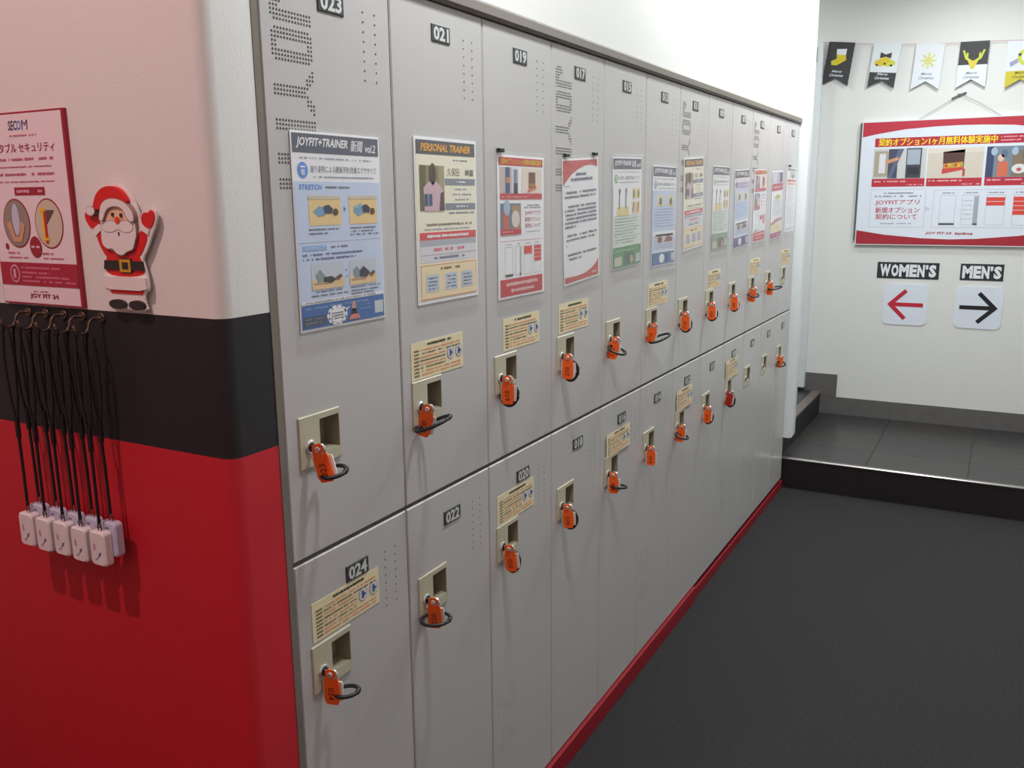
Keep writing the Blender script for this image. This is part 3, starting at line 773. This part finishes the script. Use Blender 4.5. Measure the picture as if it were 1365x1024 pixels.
s.oval(PX(.418), PZ(1.478), .009, .024, 4, ink((198, 204, 226))); s.poly([(PX(.442), PZ(1.472)), (PX(.430), PZ(1.476)), (PX(.424), PZ(1.452)), (PX(.412), PZ(1.452)), (PX(.406), PZ(1.476)), (PX(.396), PZ(1.470)), (PX(.408), PZ(1.444)), (PX(.428), PZ(1.444))], 5, ink((214, 160, 124)))
s.rect(PX(.354), PZ(1.446), PX(.349), PZ(1.496), 4, ink((236, 196, 40))); s.rect(PX(.349), PZ(1.442), PX(.343), PZ(1.492), 4, ink((188, 40, 44))); s.poly([(PX(.343), PZ(1.492)), (PX(.322), PZ(1.492)), (PX(.343), PZ(1.470))], 4, ink((92, 78, 72))); s.rect(PX(.357), PZ(1.490), PX(.343), PZ(1.494), 5, ink((236, 196, 40))); s.rect(PX(.352), PZ(1.447), PX(.340), PZ(1.451), 5, ink((236, 196, 40)))
s.oval(PX(.376), PZ(1.437), .014, .016, 5, DR); s.rect(PX(.386), PZ(1.4355), PX(.378), PZ(1.4385), 6, ink((230, 200, 206))); s.rect(PX(.374), PZ(1.4355), PX(.366), PZ(1.4385), 6, ink((230, 200, 206)))
for cy in (.448, .372 - .005): s.oval(PX(cy), PZ(1.437), .004, .005, 4, DR)
for cy in (.448, .363): s.lines(PX(cy), PX(cy - .03), PZ(1.427), .0035, 3, ink((200, 100, 124))); s.lines(PX(cy), PX(cy - .05), PZ(1.420), .0025, 3, ink((200, 100, 124)))
s.rect(-W2 + .002, PZ(1.377), W2 - .0048, PZ(1.4125), 3, ink((170, 34, 60))); s.oval(PX(.436), PZ(1.395), .012, .014, 4, ink((222, 170, 186))); s.oval(PX(.436), PZ(1.395), .0095, .0115, 5, ink((170, 34, 60))); s.rect(PX(.439), PZ(1.388), PX(.433), PZ(1.402), 6, ink((222, 170, 186)))
for q, e in ((1.4045, .325), (1.397, .350), (1.3905, .305), (1.384, .290)): s.lines(PX(.418), PX(e), PZ(q), .0035, 4, ink((216, 120, 144)))
s.lines(PX(.395), PX(.360), PZ(1.3685), .0022, 3, ink((150, 50, 74))); s.text('JOY FIT 24', PX(.370), PZ(1.361), .070, .0085, 3, ink((150, 28, 54)), bold=.03)
s.v = f0(s.v); s.build('print', root)

# flat christmas figure, stands off the wall a little
root = empty('christmas_figure', (XW - .0005, .19, 1.435), 'flat cut-out of a white-bearded man in red suit and hat raising both mittens', 'decoration', rz=RZ)
FR, FW, FB = mat('figure_red', (216, 26, 26), .5), mat('figure_white', (232, 226, 224), .5), mat('figure_black', (42, 38, 36), .5)
FS, FG, FN = mat('figure_skin', (238, 196, 164), .5), mat('figure_gold', (206, 156, 40), .5), mat('figure_grey', (150, 130, 128), .5)
sil = [(-.0640, .049), (-.056, .0585), (-.045, .0545), (-.037, .0635), (-.034, .072), (-.020, .088), (.0, .0945), (.023, .092), (.040, .079), (.0555, .056), (.057, .041), (.060, .052), (.067, .0575), (.075, .0555), (.0825, .0615), (.0925, .052),
       (.087, .036), (.077, .022), (.067, .004), (.054, -.010), (.057, -.018), (.063, -.040), (.062, -.055), (.053, -.058), (.051, -.070), (.058, -.086), (.020, -.086), (.017, -.080), (.015, -.086), (-.027, -.086), (-.026, -.070), (-.021, -.058), (-.034, -.055), (-.033, -.035), (-.026, -.010), (-.036, .004), (-.049, .026), (-.060, .038)]
def soften(p):
    q = []
    for (ax, az), (bx, bz) in zip(p, p[1:] + p[:1]): q += [(ax * .72 + bx * .28, az * .72 + bz * .28), (ax * .28 + bx * .72, az * .28 + bz * .72)]
    return q


s = MB(); s.prism(soften(sil), -.009, -.006, FW); s.build('board', root)
s = MB(); s.box(.004, .026, -.006, 0, -.02, .04, FN); s.build('foam_pad', root)


lay_top = [.0092]


def smooth(p, n=2):
    for _ in range(n):
        q = []
        for (ax, az), (bx, bz) in zip(p, p[1:] + p[:1]): q += [(ax * .75 + bx * .25, az * .75 + bz * .25), (ax * .25 + bx * .75, az * .25 + bz * .75)]
        p = q
    return p


def layer(name, shapes, soft=True):
    s = MB()
    for p, M in shapes:
        lay_top[0] += .00025; s.prism(smooth(p) if soft and len(p) > 4 else p, -lay_top[0], -.0088, M)
    s.build(name, root)


def ov(cx, cz, rx, rz, n=18): return [(cx + rx * math.cos(2 * PI * i / n), cz + rz * math.sin(2 * PI * i / n)) for i in range(n)]


layer('suit', [([(-.022, -.009), (-.029, -.037), (.059, -.036), (.054, -.016), (.048, -.006), (.042, .001), (-.012, .001)], FR),
               ([(-.039, .020), (-.023, .030), (-.019, .008), (-.008, -.002), (-.020, -.012), (-.033, .006)], FR), ([(.057, .031), (.071, .023), (.062, .006), (.048, -.010), (.036, .0), (.047, .014)], FR),
               ([(-.018, -.054), (.051, -.054), (.049, -.061), (-.018, -.061)], FR)])
layer('mitten', [([(-.060, .049), (-.054, .056), (-.044, .049), (-.028, .051), (-.027, .037), (-.045, .028), (-.056, .039)], FR)])
layer('mitten', [([(.061, .049), (.069, .054), (.075, .052), (.082, .058), (.089, .051), (.084, .038), (.075, .030), (.061, .037)], FR)])
layer('cuff', [([(-.045, .029), (-.030, .037), (-.023, .030), (-.039, .020)], FW)])
layer('cuff', [([(.061, .037), (.075, .030), (.072, .023), (.057, .030)], FW)])
layer('belt', [([(-.0245, -.014), (.0555, -.014), (.058, -.027), (-.027, -.027)], FB)])
layer('buckle', [([(.007, -.011), (.032, -.011), (.032, -.031), (.007, -.031)], FB), ([(.008, -.012), (.031, -.012), (.031, -.030), (.008, -.030)], FG), ([(.0135, -.016), (.0265, -.016), (.0265, -.026), (.0135, -.026)], FB)])
layer('coat_hem', [([(-.029, -.0365), (.060, -.0370), (.0605, -.053), (.045, -.0555), (-.014, -.0555), (-.031, -.053)], FW)], False)
layer('boot', [(ov(-.004, -.0765, .0185, .0070), FB)])
layer('boot', [(ov(.037, -.0765, .0165, .0070), FB)])
layer('face', [([(-.013, .044), (-.004, .060), (.015, .064), (.031, .060), (.040, .049), (.040, .036), (-.011, .036)], FS)])
layer('beard', [([(-.021, .042), (-.023, .026), (-.024, .008), (-.012, .001), (-.001, .003), (.005, -.004), (.018, -.008), (.029, -.001), (.042, .001), (.047, .012), (.053, .023), (.052, .043), (.040, .040), (.030, .036), (.014, .038), (-.004, .034)], FN),
                ([(-.0202, .041), (-.022, .026), (-.0228, .009), (-.012, .002), (-.001, .004), (.005, -.0028), (.018, -.0068), (.029, .0), (.042, .0022), (.046, .012), (.0518, .023), (.0508, .042), (.040, .040), (.030, .036), (.014, .038), (-.004, .034)], FW)])
layer('moustache', [([(.015, .039), (.002, .044), (-.014, .040), (-.022, .031), (-.011, .0253), (.005, .0253), (.014, .030), (.025, .0253), (.040, .0253), (.049, .032), (.045, .041), (.030, .044)], FN),
                    ([(.015, .038), (.002, .043), (-.013, .0393), (-.0208, .031), (-.011, .0262), (.005, .0262), (.014, .0312), (.025, .0262), (.040, .0262), (.0478, .032), (.044, .040), (.030, .043)], FW), ([(.0145, .026), (.0175, .026), (.017, .021), (.015, .021)], FB)])
layer('nose', [(ov(.016, .0425, .0055, .0052), FG), (ov(.016, .0425, .0052, .0049), mat('figure_nose', (222, 60, 50), .4))])
layer('eye', [(ov(.007, .0505, .0022, .0030, 10), FB)])
layer('eye', [(ov(.0245, .0495, .0022, .0030, 10), FB)])
layer('hat', [([(-.033, .059), (-.029, .071), (-.018, .084), (.001, .0905), (.022, .088), (.035, .078), (.043, .065), (.021, .070), (.001, .070), (-.015, .064), (-.019, .057)], FR)])
layer('hat_brim', [([(-.0195, .052), (-.0145, .066), (.001, .0735), (.022, .073), (.041, .066), (.053, .053), (.053, .040), (.041, .040), (.031, .058), (.015, .062), (-.003, .058), (-.013, .040), (-.022, .042)], FN),
                   ([(-.0183, .052), (-.0135, .0653), (.001, .0724), (.022, .072), (.040, .0652), (.0518, .053), (.0518, .041), (.0418, .041), (.0318, .059), (.015, .0632), (-.004, .059), (-.0138, .041), (-.0208, .043)], FW)])
layer('pompom', [(ov(-.0375, .0555, .0098, .0070), FN), (ov(-.0375, .0555, .0090, .0062), FW)])

# hooks and alarm pendants
BR = mat('hook_brass', (96, 80, 66), .35, .7)
HYS = (.425, .381, .337, .293, .249)
ORD = ('first', 'second', 'third', 'fourth', 'fifth')
for i, y in enumerate(HYS):
    root = empty('wall_hook', (XW, y, 1.334), '%s metal cup hook from the left under the red bordered sign' % ORD[i], 'hook', 'row of cup hooks on the black stripe', rz=RZ)
    s = MB(); s.disc(0, 0, -.003, 0, .008, BR, 14, .001); s.build('rose', root)
    s = MB(); path = [(0, -.002, 0), (0, -.016, 0)] + [(0, -.018 - .020 * math.sin(a), -.016 + .016 * math.cos(a)) for a in [PI * q / 8 for q in range(1, 8)]]
    path = [(0, -.002, 0), (0, -.016, .001), (0, -.022, -.004), (0, -.024, -.012), (0, -.029, -.019), (0, -.038, -.021), (0, -.046, -.016), (0, -.048, -.006)]
    s.tube(path, .0022, BR, 8); s.build('hook_wire', root, True)
PWHT, PBLU = mat('pendant_white', (232, 226, 226), .35), mat('pendant_bluish_shade', (196, 200, 222), .35)  # rear pendants: same device turned round, bluish shade put into the colour
STRAP = mat('lanyard_black', (22, 20, 24), .8)
LOGO = ink((112, 104, 150))


def make_pendant(y, xo, dy, dz, M, label, back):
    root = empty('alarm_pendant', (XW, y, 1.314), label, 'pendant', 'alarm pendants hanging on black lanyards', rz=RZ)
    d = -xo
    zj, zt = -.150 + dz, -.298 + dz
    s = MB()
    for sgn in (-1, 1):
        s.tube([(0, d, .0035), (sgn * .006, d + .001 * sgn, -.006), (sgn * .0085 + dy * .2, d + .003 * sgn, -.05), (sgn * .006 + dy * .4, d + .002 * sgn, -.11), (dy * .5, d, zj)], .0021, STRAP, 6)
    s.tube([(dy * .5, d, zj + .012), (dy * .5, d, zj - .022)], .0042, STRAP, 6)
    s.tube([(dy * .5, d, zj - .02), (dy * .8, d, zj - .07), (dy, d, zt + .012)], .0026, STRAP, 6)
    s.build('lanyard', root)
    s = MB(); s.tube([(dy + .0045 * math.cos(a), d, zt + .006 + .0065 * math.sin(a)) for a in [2 * PI * q / 12 for q in range(12)]], .0010, BR, 6, True); s.build('split_ring', root, True)
    s = MB(); n = 7; w, h, t, r = .0175, .0275, .008, .006
    prof = []
    for cx, cz, a0 in ((w - r, h - r, 0), (-w + r, h - r, PI / 2), (-w + r, -h + r, PI), (w - r, -h + r, 1.5 * PI)):
        prof += [(cx + r * math.cos(a0 + PI / 2 * q / 5), cz + r * math.sin(a0 + PI / 2 * q / 5)) for q in range(6)]
    lv = [(1 - .14, -t), (1, -t + .0025), (1, t - .0025), (1 - .14, t)]
    zc = zt - h + .001
    v = [(dy + px * (1 if sc == 1 else sc), d + yy, zc + pz * (1 if sc == 1 else .92)) for sc, yy in lv for px, pz in prof]; N = len(prof)
    f = [tuple(range(N)), tuple(range(3 * N, 4 * N))] + [(a * N + i, a * N + (i + 1) % N, (a + 1) * N + (i + 1) % N, (a + 1) * N + i) for a in range(3) for i in range(N)]
    s.add(v, f, M); body = s.build('case', root)
    if not back:
        s = MB(); s.poly([(dy + .001, zc - .014), (dy + .004, zc - .005), (dy + .009, zc - .004), (dy + .006, zc - .010)], 0, LOGO); s.poly([(dy - .008, zc - .018), (dy + .001, zc - .012), (dy - .001, zc - .018)], 0, ink((176, 164, 186)))
        s.rect(dy - .008, zc - .002, dy - .004, zc + .008, 0, ink((206, 150, 170)))
        s.v = [(a, d - t - .0005, q) for a, _, q in s.v]; s.build('print', body)
    else:
        s = MB(); s.rect(dy - .004, zc + .017, dy + .004, zc + .020, 0, LOGO); s.v = [(a, d - t - .0005, q) for a, _, q in s.v]; s.build('print', body)


for i, y in enumerate(HYS):
    make_pendant(y, .0415, -.001 * (i % 2), -.004 - .0015 * (i % 2), PWHT, 'white alarm pendant in front on the %s hook from the left' % ORD[i], False)
    make_pendant(y - .003, .0265, .005, .008, PBLU, 'bluish-shaded alarm pendant behind the white one on the %s hook from the left' % ORD[i], True)

# ------------------------------------------------------------------ end wall: notice board, signs, bunting
root = empty('notice_board', (XE - .002, -.63, 1.57), 'wide red and white notice board hung from a hook by a cord', 'board', rz=RZ)
BW, BH = .505, .354
s = MB(); s.bevbox(-BW, BW, -.022, 0, -BH, BH, .001, mat('board_edge_white', (222, 224, 226), .5)); bd = s.build('panel', root)
s = MB(); s.box(-BW - .010, -BW, -.020, -.001, -BH + .03, BH - .006, mat('board_end_dark', (84, 84, 86), .5)); s.build('end_strip', root)  # dark strip along the left end of the board
s = MB(); BRD = ink((190, 44, 62)); BD2 = ink((168, 34, 50)); pale = ink((226, 232, 242))
s.rect(-BW + .006, -BH + .006, BW - .006, BH - .006, 1, pale)
top = [(-.499, .266), (-.45, .276), (-.399, .285), (-.268, .303), (-.117, .311), (0, .313), (.117, .311), (.268, .303), (.399, .285), (.499, .266)]
s.poly([(-.499, .348)] + top + [(.499, .348)], 2, BRD)
bot = [(-.499, -.268), (-.343, -.293), (-.144, -.311), (0, -.316), (.144, -.311), (.343, -.293), (.499, -.268)]
s.poly([(-.499, -.348)] + [(x, z) for x, z in bot][::1] + [(.499, -.348)], 2, BD2)
s.rect(-.429, .208, .440, .257, 2, ink((184, 36, 60)))
s.text('契約オプション1ヶ月無料体験実施中', -.105, .233, .610, .042, 3, ink((250, 226, 40)), bold=.03)
s.lines(.215, .43, .242, .008, 3, ink((236, 170, 180))); s.lines(.215, .40, .224, .008, 3, ink((236, 170, 180)))
# first photo: hand at a cupboard, refrigerator
s.rect(-.432, .027, -.150, .197, 2, ink((206, 206, 204)))
s.rect(-.425, .04, -.350, .185, 3, ink((176, 164, 144))); s.rect(-.40, .06, -.365, .17, 4, ink((222, 222, 226))); s.rect(-.35, .03, -.30, .195, 3, ink((70, 76, 96))); s.poly([(-.30, .195), (-.27, .195), (-.33, .03), (-.35, .03)], 4, ink((96, 106, 130)))
s.poly([(-.37, .128), (-.30, .150), (-.29, .135), (-.36, .110)], 5, ink((214, 150, 116))); s.rect(-.255, .03, -.175, .197, 3, ink((64, 66, 76))); s.rect(-.25, .105, -.182, .19, 4, ink((168, 178, 192))); s.rect(-.245, .05, -.185, .09, 4, ink((46, 48, 56)))
s.rect(-.433, -.017, -.150, .028, 4, BRD)
# second photo: open box with produce
s.rect(-.143, .026, .140, .192, 2, ink((214, 204, 190))); s.rect(-.143, .165, .14, .192, 3, ink((224, 216, 202)))
s.poly([(-.065, .17), (.045, .182), (.045, .085), (-.06, .078)], 3, ink((88, 56, 48))); s.poly([(-.06, .105), (.04, .115), (.04, .085), (-.058, .078)], 4, ink((206, 150, 60)))
for q in range(6): s.oval(-.045 + q * .016, .094 + .004 * (q % 2), .008, .008, 5, ink(((214, 60, 48), (226, 186, 60), (150, 170, 70))[q % 3]), 10)
s.poly([(-.065, .078), (.045, .086), (.045, .072), (-.065, .05)], 5, ink((206, 70, 62))); s.rect(.04, .035, .052, .075, 5, ink((190, 76, 66)))
s.rect(-.141, -.018, .140, .026, 4, BRD)
# third photo: people at racks
s.rect(.153, .025, .436, .192, 2, ink((120, 136, 150))); s.rect(.153, .025, .19, .192, 3, ink((60, 72, 104))); s.rect(.21, .03, .262, .11, 3, ink((214, 112, 84))); s.oval(.225, .13, .016, .02, 4, ink((226, 196, 170))); s.rect(.28, .03, .436, .17, 3, ink((136, 116, 96))); s.oval(.315, .07, .035, .026, 4, ink((226, 226, 224))); s.oval(.315, .066, .012, .01, 5, ink((200, 90, 90)))
for q in range(5): s.oval(.19 + q * .05, .165 - .012 * (q % 2), .016, .022, 4, ink(((170, 190, 210), (96, 116, 140))[q % 2]))
s.rect(.36, .05, .42, .14, 4, ink((98, 84, 70)))
s.rect(.153, -.018, .436, .026, 4, BRD)
for a in (-.42, -.13, .165): s.lines(a, a + .17, .012, .008, 5, ink((236, 190, 196))); s.lines(a + .17, a + .26, -.008, .006, 5, ink((236, 190, 196)))
# boxes
GB = ink((190, 186, 206))
s.frame(-.434, -.249, -.136, -.032, .002, 2, GB); s.frame(-.096, -.250, .44, -.038, .002, 2, GB); s.poly([(-.136, -.13), (-.105, -.145), (-.136, -.16)], 2, ink((206, 206, 222)))
s.lines(-.36, -.20, -.054, .008, 3, G1); s.lines(-.41, -.16, -.072, .008, 3, G1); s.lines(-.37, -.20, -.228, .008, 3, G2)
TR = ink((190, 58, 78))
s.text('JOYFITアプリ', -.286, -.108, .236, .034, 3, TR, bold=.02); s.text('新規オプション', -.283, -.151, .238, .034, 3, TR, bold=.02); s.text('契約について', -.287, -.189, .225, .032, 3, TR, bold=.02)
for a, e in ((-.060, .020), (.052, .136), (.172, .266), (.305, .40)):
    s.frame(a, -.235, e, -.068, .0015, 3, G2); s.lines(a + .008, e - .008, -.056, .006, 3, G1)
s.rect(-.060, -.235, .021, -.224, 4, DK); s.rect(.112, -.235, .136, -.075, 4, G2); s.rect(.115, -.235, .136, -.224, 5, DK)
for q in range(5): s.lines(.058, .105, -.10 - q * .025, .004, 4, G2)
RR = ink((224, 72, 60)); s.rect(.173, -.127, .265, -.082, 4, RR); s.rect(.173, -.106, .265, -.1035, 5, pale); s.rect(.305, -.178, .40, -.080, 4, RR)
for q in (-.106, -.130, -.154): s.rect(.305, q, .40, q + .0025, 5, pale)
s.text('JOY FIT 24', -.055, -.283, .135, .017, 3, ink((176, 40, 60)), slant=.2, bold=.03); s.lines(.03, .12, -.284, .014, 3, ink((176, 90, 104)), .9)
s.v = [(x, y - .022, z) for x, y, z in s.v]; s.build('print', root)
s = MB(); CORD = mat('cord_grey', (120, 118, 116), .7)
s.tube([(-.208, -.012, BH - .002), (-.06, -.012, .445), (.0, -.012, .478)], .0012, CORD, 6); s.tube([(.0, -.012, .478), (.10, -.012, .425), (.208, -.012, BH - .002)], .0012, CORD, 6); s.build('cord', root)
root = empty('wall_hook', (XE, -.618, 2.047), 'small dark hook on the white wall holding the board cord', 'hook', rz=RZ)
s = MB(); s.tube([(-.036, -.010, -.020), (.0, -.011, -.002), (.036, -.010, .010)], .0045, mat('hook_dark', (96, 96, 98), .4), 8); s.build('arm', root, True)
s = MB(); s.box(-.008, .008, -.010, 0, -.010, .006, mat('hook_dark', (96, 96, 98), .4)); s.build('base', root)


def plaque(word, cx, cz, w, h, label):
    r = empty('word_sign', (XE - .0005, cx, cz), label, 'sign', rz=RZ)
    q = MB(); q.box(-w / 2, w / 2, -.0015, 0, -h / 2, h / 2, mat('sign_black', (44, 46, 48), .5)); q.build('plate', r)
    q = MB()
    ws = {'W': 1.5, 'M': 1.35, "'": .45}          # heavy condensed capitals set letter by letter
    tot = sum(ws.get(ch, 1.0) for ch in word); x = -w * .46; H = h * .76
    for ch in word:
        cw = ws.get(ch, 1.0) / tot * w * .92
        if ch == "'": q.text(ch, x + cw / 2, H * .30, cw * .72, H * .36, 0, ink((232, 236, 240)), bold=.03, y=-.0019)
        else: q.text(ch, x + cw / 2, 0, cw * .93, H, 0, ink((232, 236, 240)), bold=.055, y=-.0019)
        x += cw
    q.build('lettering', r)


plaque("WOMEN'S", -.428, 1.0685, .335, .0955, "black sign reading WOMEN'S in white letters, above the red arrow")
plaque("MEN'S", -.815, 1.070, .219, .094, "black sign reading MEN'S in white letters, above the black arrow")


def arrow(cx, cz, sgn, rgb, label):
    r = empty('arrow_sign', (XE - .0005, cx, cz), label, 'sign', rz=RZ)
    w, q, p = .121, .032, []
    for ax, az, a0 in ((w - q, w - q, 0), (-w + q, w - q, PI / 2), (-w + q, -w + q, PI), (w - q, -w + q, 1.5 * PI)):
        p += [(ax + q * math.cos(a0 + PI / 2 * i / 6), az + q * math.sin(a0 + PI / 2 * i / 6)) for i in range(7)]
    s = MB(); s.prism(p, -.004, 0, mat('arrow_sign_white', (226, 232, 242), .5)); s.build('plate', r)
    s = MB(); M = mat('arrow_%d' % rgb[0], rgb, .5); t = .0115
    S_ = lambda x, z: (sgn * x, z)
    # one closed outline: shaft with two barbs meeting in a point
    tip = .098; bx, bz = .006, .092
    d = math.hypot(tip - bx, bz); nx, nz = bz / d * t * 2, (tip - bx) / d * t * 2
    inner = lambda z: tip - (t * 2) * d / bz - z * (tip - bx) / bz
    pts = [(tip, 0), (bx + 0, bz), (bx - nx * .98, bz - nz * .98), (inner(t) , t), (-.098, t), (-.098, -t), (inner(t), -t), (bx - nx * .98, -bz + nz * .98), (bx, -bz)]
    pts = [S_(*a) for a in pts]
    s.prism(pts if sgn > 0 else pts[::-1], -.0052, -.004, M); s.build('arrow', r)


arrow(-.428, .868, -1, (196, 36, 58), 'white rounded square sign with a red arrow pointing left')
arrow(-.815, .868, 1, (28, 28, 34), 'white rounded square sign with a black arrow pointing right')

# bunting: string and five swallow-tailed paper flags
root = empty('bunting', (XE, -.5, 2.36), 'string of black, white and yellow paper flags across the white wall', 'decoration', rz=RZ)
s = MB(); s.tube([(-.634, -.004, .030), (-.52, -.016, .012), (-.27, -.016, -.016), (-.05, -.016, -.034), (.175, -.016, -.040), (.407, -.016, -.052), (.62, -.016, -.060), (.85, -.004, -.06)], .0012, mat('string_red', (196, 120, 124), .7), 6); s.build('string', root)
FBK, FWH, FYL, GOLD, GOLD2 = mat('flag_black', (58, 56, 58), .6), mat('flag_white', (222, 226, 230), .6), mat('flag_yellow', (206, 190, 50), .6), mat('flag_gold', (214, 190, 40), .45), mat('flag_lime', (200, 206, 60), .5)
FL = [(-.5175, .018, 7, FBK, None, 0, 'black paper flag with a yellow stocking'), (-.269, -.013, 6, FWH, FBK, 1, 'white paper flag with yellow bells and black foot'), (-.046, -.033, 3.5, FWH, None, 2, 'white paper flag with a pale yellow snowflake'),
      (.175, -.038, 1.5, FWH, None, 3, 'white paper flag with black top and yellow antlers'), (.407, -.053, 0, FWH, FYL, 4, 'white paper flag with yellow foot at the right edge')]
for cx, cz, rot, M, foot, kind, lab in FL:
    a = D(rot); hw, L_, nt = .072, .240, .042
    fo = bpy.data.objects.new('flag', None)
    s = MB()
    # wavy pinked sides
    side = [(hw + (.0018 if i % 2 else 0), -L_ * i / 16) for i in range(17)]
    pts = [(-x, z) for x, z in side] + [(0, -L_ + nt)] + side[::-1]
    s.prism([(p[0], p[1]) for p in pts[::-1]], -.0205, -.0200, M)
    y = -.0208
    def P2(p, M2, k=0): s.add([(q[0], y - k * .0004, q[1]) for q in p], [tuple(range(len(p)))], M2)
    if kind == 1 or kind == 4: P2([(-hw, -.155), (-hw, -L_), (0, -L_ + nt), (hw, -L_), (hw, -.155)], foot)
    if kind == 3: P2([(-hw, 0), (hw, 0), (hw, -.122), (-hw, -.122)], FBK)
    if kind == 0:
        P2([(-.022, -.040), (.034, -.036), (.034, -.070), (-.018, -.070)], FWH, 1); P2([(-.018, -.070), (.034, -.070), (.040, -.098), (-.010, -.130), (-.038, -.128), (-.044, -.108), (-.014, -.092)], GOLD, 1); P2([(-.036, -.127), (-.044, -.108), (-.030, -.100), (-.016, -.128)], GOLD2, 2)
    if kind == 1:
        P2([(-.030, -.046), (0, -.058), (.030, -.046), (.030, -.078), (0, -.070), (-.030, -.078)], FBK, 1); P2(ov(-.024, -.104, .032, .018, 14), GOLD, 2); P2(ov(.026, -.104, .032, .018, 14), GOLD2, 2); P2(ov(0, -.088, .030, .016, 14), GOLD, 3); P2(ov(-.040, -.116, .007, .006, 8), FBK, 3); P2(ov(.036, -.116, .007, .006, 8), FBK, 3)
    if kind == 2:
        for q in range(4):
            c, d_ = math.cos(q * PI / 4), math.sin(q * PI / 4); n_ = (-d_ * .005, c * .005)
            P2([(.042 * c + n_[0], -.088 + .042 * d_ + n_[1]), (-.042 * c + n_[0], -.088 - .042 * d_ + n_[1]), (-.042 * c - n_[0], -.088 - .042 * d_ - n_[1]), (.042 * c - n_[0], -.088 + .042 * d_ - n_[1])], mat('flag_pale_gold', (214, 212, 130), .6), q + 1)
    if kind == 3:
        for g in (-1, 1):
            P2([(g * .006, -.115), (g * .040, -.090), (g * .056, -.045), (g * .046, -.045), (g * .032, -.082), (g * .004, -.100)][::g], GOLD2, 1); P2([(g * .036, -.085), (g * .034, -.058), (g * .026, -.060), (g * .026, -.085)], GOLD2, 2)
        P2([(-.026, -.100), (.026, -.100), (.008, -.142), (-.008, -.142)], GOLD, 3)
    if kind == 4:
        o_ = ov(.030, -.085, .052, .046, 20); P2(o_, GOLD2, 1); P2(ov(.030, -.085, .034, .030, 16), FWH, 2); P2(ov(-.012, -.072, .008, .008, 8), FBK, 3); P2([(-.058, -.110), (-.020, -.090), (-.016, -.112), (-.052, -.132)], mat('flag_lilac', (158, 156, 182), .6), 3)
    ic = FWH if kind in (0, 1) else (mat('flag_ink', (150, 152, 170), .6) if kind != 4 else mat('flag_ink_olive', (120, 116, 50), .6))
    zt = -.170 if kind == 0 else (-.166 if kind == 2 else -.172)
    s.text('Merry', 0, zt + .006, .056, .017, 0, ic, slant=.3, bold=.02, y=y - .001); s.text('Christmas', 0, zt - .014, .078, .014, 0, ic, slant=.3, bold=.02, y=y - .001)
    ca, sa = math.cos(-a), math.sin(-a)
    s.v = [(cx + x * ca + (-z) * sa * -1 * -1 if False else cx + x * ca - z * sa, yy, cz + x * sa + z * ca) for x, yy, z in s.v]
    bpy.data.objects.remove(fo)
    f = s.build('flag', root); f['label'] = lab

bpy.data.objects.remove(_to); bpy.data.curves.remove(_tc)
